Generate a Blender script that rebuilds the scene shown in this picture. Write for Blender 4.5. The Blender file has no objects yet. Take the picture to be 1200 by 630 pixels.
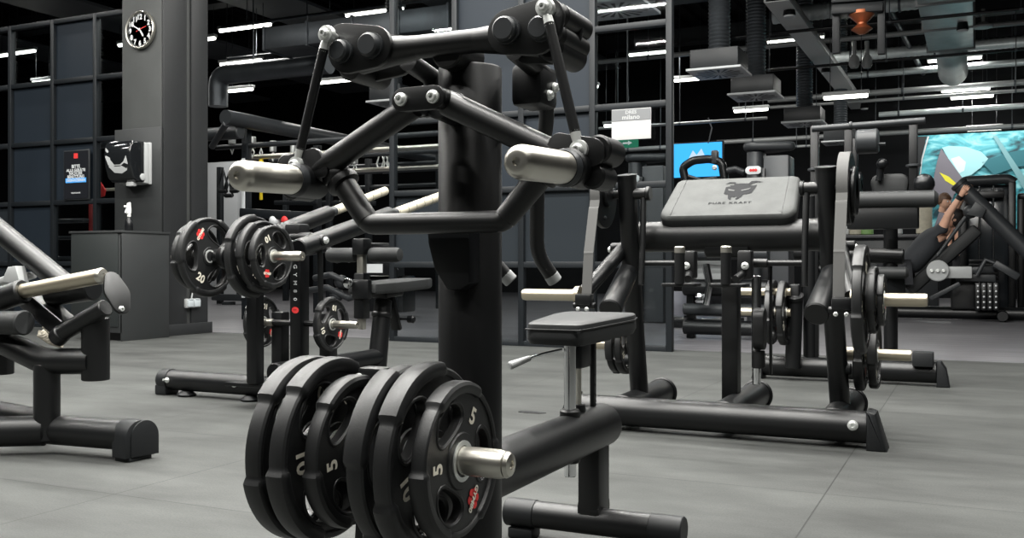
import bpy, bmesh, math, random
from mathutils import Vector, Matrix
random.seed(7)
scene = bpy.context.scene
COL = scene.collection
PI = math.pi
V = Vector

# ------------------------------------------------------------------ camera frame (level camera, metres)
FPX, CAMZ, YH = 1150.0, 0.75, 310.0
_h = math.hypot(545, 1150)
SN, CS = 545 / _h, 1150 / _h

def _ray(px, py):
    u = (px - 600) / FPX
    return V((-SN + u * CS, CS + u * SN, (YH - py) / FPX))

def at_d(px, py, d): return V((0, 0, CAMZ)) + _ray(px, py) * d
def at_z(px, py, z):
    r = _ray(px, py); return V((0, 0, CAMZ)) + r * ((z - CAMZ) / r.z)
def at_x(px, py, x):
    r = _ray(px, py); return V((0, 0, CAMZ)) + r * (x / r.x)
def at_y(px, py, y):
    r = _ray(px, py); return V((0, 0, CAMZ)) + r * (y / r.y)

# ------------------------------------------------------------------ mesh builder
def basis(ax):
    ax = V(ax).normalized()
    t = V((0, 0, 1)) if abs(ax.z) < 0.9 else V((1, 0, 0))
    u = t.cross(ax).normalized()
    return u, ax.cross(u).normalized(), ax

class MB:
    def __init__(s):
        s.v, s.f, s.m = [], [], []
    def add(s, vs, fs, m=0):
        o = len(s.v)
        s.v += [V(p) for p in vs]
        s.f += [[i + o for i in f] for f in fs]
        s.m += [m] * len(fs)
        return s
    def from_bm(s, bm, M=None, m=0):
        bm.verts.index_update()
        vs = [(M @ v.co if M else v.co.copy()) for v in bm.verts]
        s.add(vs, [[v.index for v in f.verts] for f in bm.faces], m)
        bm.free()
        return s
    def lathe(s, o, ax, prof, n=24, m=0):
        u, v, w = basis(ax); o = V(o)
        vs, fs = [], []
        for r, h in prof:
            for k in range(n):
                a = 2 * PI * k / n
                vs.append(o + w * h + (u * math.cos(a) + v * math.sin(a)) * r)
        L = len(prof)
        for i in range(L - 1):
            for k in range(n):
                k2 = (k + 1) % n
                fs.append([i * n + k, i * n + k2, (i + 1) * n + k2, (i + 1) * n + k])
        if prof[0][0] > 1e-6: fs.append([k for k in range(n)][::-1])
        if prof[-1][0] > 1e-6: fs.append([(L - 1) * n + k for k in range(n)])
        return s.add(vs, fs, m)
    def cyl(s, a, b, r, r2=None, n=24, bev=None, m=0):
        a, b = V(a), V(b); r2 = r if r2 is None else r2
        L = (b - a).length
        bv = min(r, r2) * 0.12 if bev is None else bev
        bv = min(bv, L * 0.4)
        p = [(max(r - bv, 1e-4), 0), (r, bv), (r2, L - bv), (max(r2 - bv, 1e-4), L)] if bv > 1e-5 else [(r, 0), (r2, L)]
        return s.lathe(a, b - a, p, n, m)
    def tube(s, pts, r, n=16, fil=0.0, m=0, seg=6, closed=False):
        pts = [V(p) for p in pts]
        if fil > 0 and len(pts) > 2:
            out = [pts[0]]
            for i in range(1, len(pts) - 1):
                p, a, b = pts[i], pts[i - 1], pts[i + 1]
                d1, d2 = (a - p), (b - p)
                q = min(fil, d1.length * .48, d2.length * .48)
                A, B = p + d1.normalized() * q, p + d2.normalized() * q
                for k in range(seg + 1):
                    t = k / seg
                    out.append(A * (1 - t) ** 2 + p * 2 * t * (1 - t) + B * t * t)
            out.append(pts[-1]); pts = out
        N = len(pts)
        tans = []
        for i in range(N):
            a = pts[max(i - 1, 0)]; b = pts[min(i + 1, N - 1)]
            if closed: a, b = pts[(i - 1) % N], pts[(i + 1) % N]
            tans.append((b - a).normalized())
        u, v, _ = basis(tans[0])
        vs, fs = [], []
        for i in range(N):
            t = tans[i]
            u = (u - t * u.dot(t)).normalized(); v = t.cross(u)
            rr = r[i] if isinstance(r, (list, tuple)) else r
            for k in range(n):
                a = 2 * PI * k / n
                vs.append(pts[i] + (u * math.cos(a) + v * math.sin(a)) * rr)
        for i in range(N if closed else N - 1):
            j = (i + 1) % N
            for k in range(n):
                k2 = (k + 1) % n
                fs.append([i * n + k, i * n + k2, j * n + k2, j * n + k])
        if not closed:
            fs.append([k for k in range(n)][::-1]); fs.append([(N - 1) * n + k for k in range(n)])
        return s.add(vs, fs, m)
    def box(s, c, sz, R=None, bev=0.004, m=0, seg=2):
        bm = bmesh.new()
        bmesh.ops.create_cube(bm, size=1)
        bmesh.ops.scale(bm, vec=V(sz), verts=bm.verts)
        b = min(bev, min(sz) * .45)
        if b > 1e-5:
            bmesh.ops.bevel(bm, geom=list(bm.edges), offset=b, segments=seg, affect='EDGES', profile=.5)
        M = Matrix.Translation(V(c)) @ (R.to_4x4() if R else Matrix.Identity(4))
        return s.from_bm(bm, M, m)
    def bar(s, a, b, w, h, up=(0, 0, 1), bev=0.004, m=0):
        """rectangular tube from a to b, w across, h along up"""
        a, b = V(a), V(b); t = (b - a).normalized()
        side = t.cross(V(up)).normalized(); u2 = side.cross(t)
        R = Matrix((t, side, u2)).transposed()
        return s.box((a + b) / 2, ((b - a).length, w, h), R, bev, m)
    def prism(s, out, o, u, v, th, bev=0.002, m=0, seg=2):
        """outline (list of 2D) in frame o,u,v ; extruded th along u x v, centred"""
        o, u, v = V(o), V(u).normalized(), V(v).normalized(); w = u.cross(v)
        bm = bmesh.new()
        vs = [bm.verts.new((x, y, -th / 2)) for x, y in out]
        f = bm.faces.new(vs)
        r = bmesh.ops.extrude_face_region(bm, geom=[f])
        top = [e for e in r['geom'] if isinstance(e, bmesh.types.BMVert)]
        bmesh.ops.translate(bm, vec=(0, 0, th), verts=top)
        if bev > 1e-5:
            ed = [e for e in bm.edges if abs(e.verts[0].co.z - e.verts[1].co.z) < 1e-6]
            bmesh.ops.bevel(bm, geom=ed, offset=min(bev, th * .45), segments=seg, affect='EDGES', profile=.5)
        bmesh.ops.recalc_face_normals(bm, faces=bm.faces)
        M = Matrix.Translation(o) @ Matrix((u, v, w)).transposed().to_4x4()
        return s.from_bm(bm, M, m)
    def ball(s, c, r, n=16, m=0, sc=(1, 1, 1)):
        bm = bmesh.new()
        bmesh.ops.create_uvsphere(bm, u_segments=n, v_segments=max(6, n // 2), radius=r)
        return s.from_bm(bm, Matrix.Translation(V(c)) @ Matrix.Diagonal((*sc, 1)), m)
    def bolt(s, c, ax, r, h, n=20, m=0):
        ax = V(ax).normalized(); c = V(c)
        s.lathe(c, ax, [(r, 0), (r, h * .35), (r * .78, h * .45), (r * .74, h * .9), (r * .62, h), (r * .34, h), (r * .3, h * .55), (0, h * .55)], n, m)
        return s
    def hexbolt(s, c, ax, r, h, m=0):
        ax = V(ax).normalized(); c = V(c)
        s.lathe(c, ax, [(r * 1.12, 0), (r * 1.12, h * .25), (r * .98, h * .3)], 24, m)
        s.lathe(c + ax * h * .3, ax, [(r, 0), (r, h * .5), (r * .82, h * .72), (0, h * .72)], 28, m)
        return s
    def build(s, name, mats, parent=None, ang=38, loc=None):
        if not isinstance(mats, (list, tuple)): mats = [mats]
        me = bpy.data.meshes.new(name)
        o = bpy.data.objects.new(name, me); COL.objects.link(o)
        off = V((0, 0, 0))
        if parent is not None:
            off = WORLD[parent.name]; o.parent = parent; WORLD[o.name] = off
        elif loc is not None:
            off = V(loc); o.location = off; WORLD[o.name] = off
        else: WORLD[o.name] = V((0, 0, 0))
        me.from_pydata([tuple(p - off) for p in s.v], [], s.f)
        for mt in mats: me.materials.append(mt)
        if len(mats) > 1: me.polygons.foreach_set('material_index', s.m)
        me.validate()
        bm = bmesh.new(); bm.from_mesh(me)
        bmesh.ops.recalc_face_normals(bm, faces=bm.faces)
        bm.to_mesh(me); bm.free()
        me.shade_smooth()
        me.set_sharp_from_angle(angle=math.radians(ang))
        return o

WORLD = {}

def tag(o, label, cat, group=None, kind=None):
    if label: o['label'] = label
    if cat: o['category'] = cat
    if group: o['group'] = group
    if kind: o['kind'] = kind
    return o

def thing(name, label, cat, loc=(0, 0, 0), group=None):
    o = bpy.data.objects.new(name, None); COL.objects.link(o)
    o.empty_display_size = .1
    o.location = V(loc); WORLD[o.name] = V(loc)
    return tag(o, label, cat, group)

def struct(o):
    o['kind'] = 'structure'; return o

def dup(root, loc, rot=None, label=None, group=None, scale=None):
    r = root.copy(); COL.objects.link(r); r.location = V(loc)
    if rot is not None: r.rotation_euler = rot
    if scale: r.scale = (scale, scale, scale)
    if label: r['label'] = label
    if group: r['group'] = group
    for ch in list(root.children):
        c = ch.copy(); COL.objects.link(c); c.parent = r
        for g in ch.children:
            d = g.copy(); COL.objects.link(d); d.parent = c
    return r

def hull(circs, n=20):
    pts = []
    for x, y, r in circs:
        for k in range(n):
            a = 2 * PI * k / n
            pts.append((x + r * math.cos(a), y + r * math.sin(a)))
    pts = sorted(set((round(a, 6), round(b, 6)) for a, b in pts))
    def half(ps):
        h = []
        for p in ps:
            while len(h) > 1 and (h[-1][0] - h[-2][0]) * (p[1] - h[-2][1]) - (h[-1][1] - h[-2][1]) * (p[0] - h[-2][0]) <= 0: h.pop()
            h.append(p)
        return h[:-1]
    return half(pts) + half(pts[::-1])

def rrect(w, h, r, n=6):
    o = []
    for cx, cy, a0 in ((w / 2 - r, h / 2 - r, 0), (-w / 2 + r, h / 2 - r, 90), (-w / 2 + r, -h / 2 + r, 180), (w / 2 - r, -h / 2 + r, 270)):
        for k in range(n + 1):
            a = math.radians(a0 + 90 * k / n); o.append((cx + r * math.cos(a), cy + r * math.sin(a)))
    return o

_txt = {}
def text2d(body, bold=0.012, spacing=1.0):
    k = (body, bold, spacing)
    if k in _txt: return _txt[k]
    cu = bpy.data.curves.new('lettering_curve', 'FONT')
    cu.body = body; cu.size = 1; cu.align_x = 'CENTER'; cu.align_y = 'CENTER'; cu.offset = bold; cu.space_character = spacing
    cu.resolution_u = 3
    ob = bpy.data.objects.new('lettering_tmp', cu); COL.objects.link(ob)
    dg = bpy.context.evaluated_depsgraph_get(); dg.update()
    me = ob.evaluated_get(dg).to_mesh()
    r = ([v.co.copy() for v in me.vertices], [list(p.vertices) for p in me.polygons])
    ob.evaluated_get(dg).to_mesh_clear()
    bpy.data.objects.remove(ob); bpy.data.curves.remove(cu)
    _txt[k] = r
    return r

def add_text(mb, body, o, u, v, size, width=None, m=0, bold=.012, spacing=1.0):
    """flat lettering in frame o,u,v (already on its surface)"""
    vs, fs = text2d(body, bold, spacing)
    if not vs: return
    x0, x1 = min(p.x for p in vs), max(p.x for p in vs)
    y0, y1 = min(p.y for p in vs), max(p.y for p in vs)
    sy = size / (y1 - y0); sx = sy if width is None else width / (x1 - x0)
    cx, cy = (x0 + x1) / 2, (y0 + y1) / 2
    o, u, v = V(o), V(u).normalized(), V(v).normalized()
    mb.add([o + u * (p.x - cx) * sx + v * (p.y - cy) * sy for p in vs], fs, m)

# ------------------------------------------------------------------ materials
def mat(name, col, rough=.5, metal=0.0, spec=.5, bump=0, bscale=200, var=0, vscale=6, coat=0, rvar=0):
    mt = bpy.data.materials.new(name); mt.use_nodes = True
    nt = mt.node_tree; p = nt.nodes['Principled BSDF']
    p.inputs['Base Color'].default_value = (*col, 1)
    p.inputs['Roughness'].default_value = rough; p.inputs['Metallic'].default_value = metal
    p.inputs['Specular IOR Level'].default_value = spec
    if coat: p.inputs['Coat Weight'].default_value = coat; p.inputs['Coat Roughness'].default_value = .12
    tc = nt.nodes.new('ShaderNodeTexCoord')
    if var or rvar:
        n = nt.nodes.new('ShaderNodeTexNoise'); n.inputs['Scale'].default_value = vscale; n.inputs['Detail'].default_value = 5
        nt.links.new(tc.outputs['Object'], n.inputs['Vector'])
        if var:
            r = nt.nodes.new('ShaderNodeMapRange'); r.inputs['From Min'].default_value = .3; r.inputs['From Max'].default_value = .7
            r.inputs['To Min'].default_value = 1 - var; r.inputs['To Max'].default_value = 1 + var
            nt.links.new(n.outputs['Fac'], r.inputs['Value'])
            mx = nt.nodes.new('ShaderNodeVectorMath'); mx.operation = 'SCALE'
            mx.inputs[0].default_value = col; nt.links.new(r.outputs['Result'], mx.inputs['Scale'])
            nt.links.new(mx.outputs['Vector'], p.inputs['Base Color'])
        if rvar:
            r2 = nt.nodes.new('ShaderNodeMapRange'); r2.inputs['From Min'].default_value = .3; r2.inputs['From Max'].default_value = .7
            r2.inputs['To Min'].default_value = max(rough - rvar, .03); r2.inputs['To Max'].default_value = rough + rvar
            nt.links.new(n.outputs['Fac'], r2.inputs['Value']); nt.links.new(r2.outputs['Result'], p.inputs['Roughness'])
    if bump:
        n = nt.nodes.new('ShaderNodeTexNoise'); n.inputs['Scale'].default_value = bscale; n.inputs['Detail'].default_value = 3
        nt.links.new(tc.outputs['Object'], n.inputs['Vector'])
        b = nt.nodes.new('ShaderNodeBump'); b.inputs['Strength'].default_value = bump; b.inputs['Distance'].default_value = .002
        nt.links.new(n.outputs['Fac'], b.inputs['Height']); nt.links.new(b.outputs['Normal'], p.inputs['Normal'])
    return mt

def emit(name, col, s):
    mt = bpy.data.materials.new(name); mt.use_nodes = True
    nt = mt.node_tree; nt.nodes.clear()
    e = nt.nodes.new('ShaderNodeEmission'); e.inputs['Color'].default_value = (*col, 1); e.inputs['Strength'].default_value = s
    o = nt.nodes.new('ShaderNodeOutputMaterial'); nt.links.new(e.outputs[0], o.inputs[0])
    return mt

BLK = mat('black_powder_coat', (.0022, .0026, .003), .4, spec=.5, bump=.08, bscale=500)
BLK2 = mat('black_satin_frame', (.002, .0024, .0029), .38, spec=.45, bump=.08, bscale=500)
RUB = mat('black_rubber', (.005, .0055, .006), .46, spec=.6, bump=.1, bscale=350)
PLA = mat('black_plastic', (.005, .0056, .0064), .3, spec=.35)
CAPM = mat('black_end_cap', (.008, .009, .01), .5, spec=.35)
STL = mat('brushed_steel', (.62, .6, .54), .34, 1.0, rvar=.03, vscale=12)
ZNC = mat('zinc_bolt', (.78, .8, .78), .42, .8)
CHR = mat('chrome', (.78, .79, .8), .12, 1.0)
CRM = mat('cream_lit_steel', (.5, .45, .35), .34, .85, rvar=.06, vscale=25)  # cream cast of the lighting put into the steel's base colour
GRIP = mat('cream_grip_tape', (.45, .42, .33), .6, var=.1, vscale=20)
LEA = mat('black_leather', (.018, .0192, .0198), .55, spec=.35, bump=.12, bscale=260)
PADG = mat('grey_pad_leather', (.056, .0585, .057), .6, spec=.25, bump=.3, bscale=120, var=.16, vscale=14)
LOGO = mat('dark_logo_print', (.004, .0045, .006), .6, spec=.12)
WHT = mat('cream_lettering', (.68, .65, .55), .6)
PWH = mat('white_print', (.6, .62, .63), .5)
RED = mat('red_print', (.62, .03, .03), .55)
BLT = mat('grey_drive_belt', (.065, .065, .063), .6, spec=.4)
GRY = mat('mid_grey_paint', (.024, .0265, .029), .42, spec=.4)
LGRY = mat('light_grey_plastic', (.35, .36, .36), .4)
YEL = mat('yellow_strap', (.75, .55, .02), .6)
SKIN = mat('skin', (.62, .36, .25), .5, var=.08, vscale=8)
SHIRT = mat('black_shirt', (.018, .02, .024), .8, bump=.3, bscale=30)
HAIR = mat('dark_hair', (.012, .009, .008), .55)
BRN = mat('brown_hair', (.09, .045, .022), .55)
COP = mat('copper', (.5, .16, .07), .4, .6)
GALV = mat('galvanised_duct', (.62, .67, .67), .4, .35, var=.15, vscale=3)
GALD = mat('dark_duct_metal', (.09, .1, .11), .42, .6, var=.15, vscale=3)
CEIL = mat('black_ceiling', (.004, .0045, .0055), .85, spec=.2)
BEAM = mat('dark_ceiling_beam', (.016, .018, .021), .6)
CABT = mat('grey_cable_tray', (.3, .31, .31), .45, .3)
LAMP = emit('lamp_diffuser', (.98, 1.0, .9), 5.0)
BLUE = mat('blue_print', (.02, .16, .5), .5)
# ================================================================== SETTING
def floor_material():
    mt = bpy.data.materials.new('rubber_tile_floor'); mt.use_nodes = True
    nt = mt.node_tree; p = nt.nodes['Principled BSDF']; L = nt.links
    tc = nt.nodes.new('ShaderNodeTexCoord'); mp = nt.nodes.new('ShaderNodeMapping')
    mp.inputs['Location'].default_value = (.45, -.345, 0)
    L.new(tc.outputs['Object'], mp.inputs['Vector'])
    br = nt.nodes.new('ShaderNodeTexBrick')
    br.offset = .0; br.inputs['Scale'].default_value = 1; br.inputs['Brick Width'].default_value = 1.05; br.inputs['Row Height'].default_value = 1.0
    br.inputs['Mortar Size'].default_value = .003; br.inputs['Mortar Smooth'].default_value = .4
    br.inputs['Color1'].default_value = (.049, .051, .049, 1); br.inputs['Color2'].default_value = (.043, .045, .043, 1); br.inputs['Mortar'].default_value = (.02, .0205, .02, 1)
    L.new(mp.outputs['Vector'], br.inputs['Vector'])
    mp1 = nt.nodes.new('ShaderNodeMapping'); mp1.inputs['Scale'].default_value = (.8, 1.9, 1); L.new(tc.outputs['Object'], mp1.inputs['Vector'])
    n1 = nt.nodes.new('ShaderNodeTexNoise'); n1.inputs['Scale'].default_value = 1.5; n1.inputs['Detail'].default_value = 6; n1.inputs['Roughness'].default_value = .65
    L.new(mp1.outputs['Vector'], n1.inputs['Vector'])
    n2 = nt.nodes.new('ShaderNodeTexNoise'); n2.inputs['Scale'].default_value = 160; n2.inputs['Detail'].default_value = 2
    L.new(tc.outputs['Object'], n2.inputs['Vector'])
    a = nt.nodes.new('ShaderNodeMapRange'); a.inputs['From Min'].default_value = .3; a.inputs['From Max'].default_value = .7; a.inputs['To Min'].default_value = .62; a.inputs['To Max'].default_value = 1.34
    L.new(n1.outputs['Fac'], a.inputs['Value'])
    b = nt.nodes.new('ShaderNodeMapRange'); b.inputs['From Min'].default_value = .3; b.inputs['From Max'].default_value = .7; b.inputs['To Min'].default_value = .86; b.inputs['To Max'].default_value = 1.14
    L.new(n2.outputs['Fac'], b.inputs['Value'])
    mu = nt.nodes.new('ShaderNodeMath'); mu.operation = 'MULTIPLY'; L.new(a.outputs[0], mu.inputs[0]); L.new(b.outputs[0], mu.inputs[1])
    sc = nt.nodes.new('ShaderNodeVectorMath'); sc.operation = 'SCALE'; L.new(br.outputs['Color'], sc.inputs[0]); L.new(mu.outputs[0], sc.inputs['Scale'])
    L.new(sc.outputs['Vector'], p.inputs['Base Color'])
    p.inputs['Roughness'].default_value = .7; p.inputs['Specular IOR Level'].default_value = .25
    bp = nt.nodes.new('ShaderNodeBump'); bp.inputs['Strength'].default_value = .25; bp.inputs['Distance'].default_value = .002
    L.new(n2.outputs['Fac'], bp.inputs['Height']); L.new(bp.outputs['Normal'], p.inputs['Normal'])
    return mt

def vinyl_material():
    mt = bpy.data.materials.new('grey_vinyl_planks'); mt.use_nodes = True
    nt = mt.node_tree; p = nt.nodes['Principled BSDF']; L = nt.links
    tc = nt.nodes.new('ShaderNodeTexCoord'); mp = nt.nodes.new('ShaderNodeMapping'); mp.inputs['Scale'].default_value = (.6, 5, 1)
    L.new(tc.outputs['Object'], mp.inputs['Vector'])
    n = nt.nodes.new('ShaderNodeTexNoise'); n.inputs['Scale'].default_value = 2.2; n.inputs['Detail'].default_value = 6
    L.new(mp.outputs['Vector'], n.inputs['Vector'])
    r = nt.nodes.new('ShaderNodeValToRGB')
    r.color_ramp.elements[0].position = .3; r.color_ramp.elements[0].color = (.065, .064, .07, 1)
    r.color_ramp.elements[1].position = .7; r.color_ramp.elements[1].color = (.14, .137, .146, 1)
    L.new(n.outputs['Fac'], r.inputs['Fac']); L.new(r.outputs['Color'], p.inputs['Base Color'])
    p.inputs['Roughness'].default_value = .4
    return mt

XW0, XW1, YB0, YB1, ZC = -24.0, 9.0, -6.0, 24.0, 6.3
struct(MB().box(((XW0 + XW1) / 2, (YB0 + YB1) / 2, -.05), (XW1 - XW0, YB1 - YB0, .1), bev=0).build('floor', floor_material()))
struct(MB().box(((XW0 + XW1) / 2, (8.42 + YB1) / 2, .0015), (XW1 - XW0, YB1 - 8.42, .003), bev=0).build('floor_2', vinyl_material()))
WALLK = mat('black_wall_paint', (.0035, .004, .005), .8, spec=.2, var=.2, vscale=2)
struct(MB().box(((XW0 + XW1) / 2, YB1 + .1, ZC / 2), (XW1 - XW0, .2, ZC), bev=0).build('wall_back', WALLK))
struct(MB().box((XW0 - .1, (YB0 + YB1) / 2, ZC / 2), (.2, YB1 - YB0, ZC), bev=0).build('wall_left', WALLK))
struct(MB().box((XW1 + .1, (YB0 + YB1) / 2, ZC / 2), (.2, YB1 - YB0, ZC), bev=0).build('wall_right', WALLK))
WALLF = mat('dark_wall_paint', (.02, .021, .022), .7)
struct(MB().box(((XW0 + XW1) / 2, YB0 - .1, ZC / 2), (XW1 - XW0, .2, ZC), bev=0).build('wall_front', WALLF))
cb = MB().box(((XW0 + XW1) / 2, (YB0 + YB1) / 2, ZC + .1), (XW1 - XW0, YB1 - YB0, .2), bev=0)
x = XW0 + .3
while x < XW1:                               # trapezoid decking ribs running along Y
    cb.box((x, (YB0 + YB1) / 2, ZC - .05), (.14, YB1 - YB0, .1), bev=0); x += .36
struct(cb.build('ceiling', CEIL))
bm_ = MB()
for y in (4, 7.5, 11, 14.5, 18, 21.5):
    bm_.box((-7.5, y, 5.85), (33, .22, .34), bev=0)
    bm_.box((-7.5, y, 5.69), (33, .34, .03), bev=0)
struct(bm_.build('trim_1', BEAM))
tb = MB()
for x in (-19, -15.2, -11.6, -8.4):
    tb.box((x, 10, 5.5), (1.3, 25, .06), bev=0)
struct(tb.build('trim_2', mat('dark_grey_ceiling_panel', (.06, .065, .07), .55, var=.15, vscale=1.5)))

# ---- grid partition: metal frame with glass and dark panels (one line at Y = 8.25)
def glass_material():
    mt = bpy.data.materials.new('clear_glass'); mt.use_nodes = True
    nt = mt.node_tree; nt.nodes.clear(); L = nt.links
    t = nt.nodes.new('ShaderNodeBsdfTransparent'); t.inputs['Color'].default_value = (.8, .83, .84, 1)
    g = nt.nodes.new('ShaderNodeBsdfGlossy'); g.inputs['Roughness'].default_value = .02
    lw = nt.nodes.new('ShaderNodeLayerWeight'); pw = nt.nodes.new('ShaderNodeMath'); pw.operation = 'POWER'; pw.inputs[1].default_value = 4; L.new(lw.outputs['Facing'], pw.inputs[0])
    fr = nt.nodes.new('ShaderNodeMath'); fr.operation = 'MULTIPLY_ADD'; fr.inputs[1].default_value = .7; fr.inputs[2].default_value = .03; L.new(pw.outputs[0], fr.inputs[0])
    mx = nt.nodes.new('ShaderNodeMixShader'); o = nt.nodes.new('ShaderNodeOutputMaterial')
    L.new(fr.outputs[0], mx.inputs[0]); L.new(t.outputs[0], mx.inputs[1]); L.new(g.outputs[0], mx.inputs[2]); L.new(mx.outputs[0], o.inputs[0])
    return mt
GLASS = glass_material()
FRM = mat('grey_partition_steel', (.008, .01, .012), .45, spec=.3)
PNL = mat('slate_blue_panel', (.0105, .0155, .022), .5, spec=.25, var=.12, vscale=1.2)
PNG = mat('gloss_dark_panel', (.02, .024, .028), .16, spec=.6)

def partition(name, xs, zs, y, kinds):
    root = thing(name, None, None, (xs[0], y, 0)); root['kind'] = 'structure'
    fr = MB(); w = .055
    for x in xs: fr.box((x, y, (zs[0] + zs[-1]) / 2), (w, .07, zs[-1] - zs[0] + w), bev=.004)
    for z in zs:
        for a, b in zip(xs, xs[1:]): fr.box(((a + b) / 2, y, z), (b - a - w, .07, w), bev=.004)
    fr.build('window_frame', FRM, root)
    for i in range(len(xs) - 1):
        for j in range(len(zs) - 1):
            k = kinds(i, j)
            c = ((xs[i] + xs[i + 1]) / 2, y + (.012 if k == 'g' else .02), (zs[j] + zs[j + 1]) / 2)
            b = MB().box(c, (xs[i + 1] - xs[i] - w, .008 if k == 'g' else .02, zs[j + 1] - zs[j] - w), bev=0)
            b.build({'g': 'glass_pane', 'p': 'opaque_panel', 'd': 'dark_panel'}[k], {'g': GLASS, 'p': PNL, 'd': PNG}[k], root)
    return root

XM = [-5.205, -4.506, -3.805, -3.105, -2.40]
ZM = [.02, .75, 1.448, 2.146, 2.844, 3.542, 4.24]
def km(i, j):
    if i in (1, 2) and j >= 2: return 'p'
    if j == 1 and i < 3: return 'd'
    return 'g'
partition('window_1', XM, ZM, 8.25, km)
XL = [-13.6, -12.87, -12.14, -11.42, -10.70, -9.961, -9.255, -8.55]
ZL = [.02, .765, 1.488, 2.205, 2.923, 3.64]
def kl(i, j):
    if i == 4: return 'p' if j in (0, 1, 2, 3) else 'g'
    if i == 5: return 'p' if j in (2, 3, 4) else ('d' if j == 0 else 'g')
    if i == 6: return 'g'
    return 'd' if j < 2 else 'g'
partition('window_2', XL, ZL, 8.25, kl)

# ---- pillar with cladding, skirting
PIL = mat('grey_pillar_plaster', (.042, .0445, .0435), .6, bump=.3, bscale=14, var=.1, vscale=5)
CLD = mat('charcoal_cladding', (.014, .015, .016), .5, var=.06, vscale=3)
pl = MB()
pl.box((-7.985, 8.03, ZC / 2), (.56, .66, ZC), bev=.006)
struct(pl.build('pillar', PIL))
cl = MB()
cl.box((-7.7, 7.875, ZC / 2), (.04, .33, ZC), bev=.004)
cl.box((-7.7, 8.235, ZC / 2), (.04, .25, ZC), bev=.004)
struct(cl.build('trim_3', CLD))
struct(MB().box((-7.69, 8.05, .06), (.06, .72, .12), bev=.004).build('baseboard_1', CLD))
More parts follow.
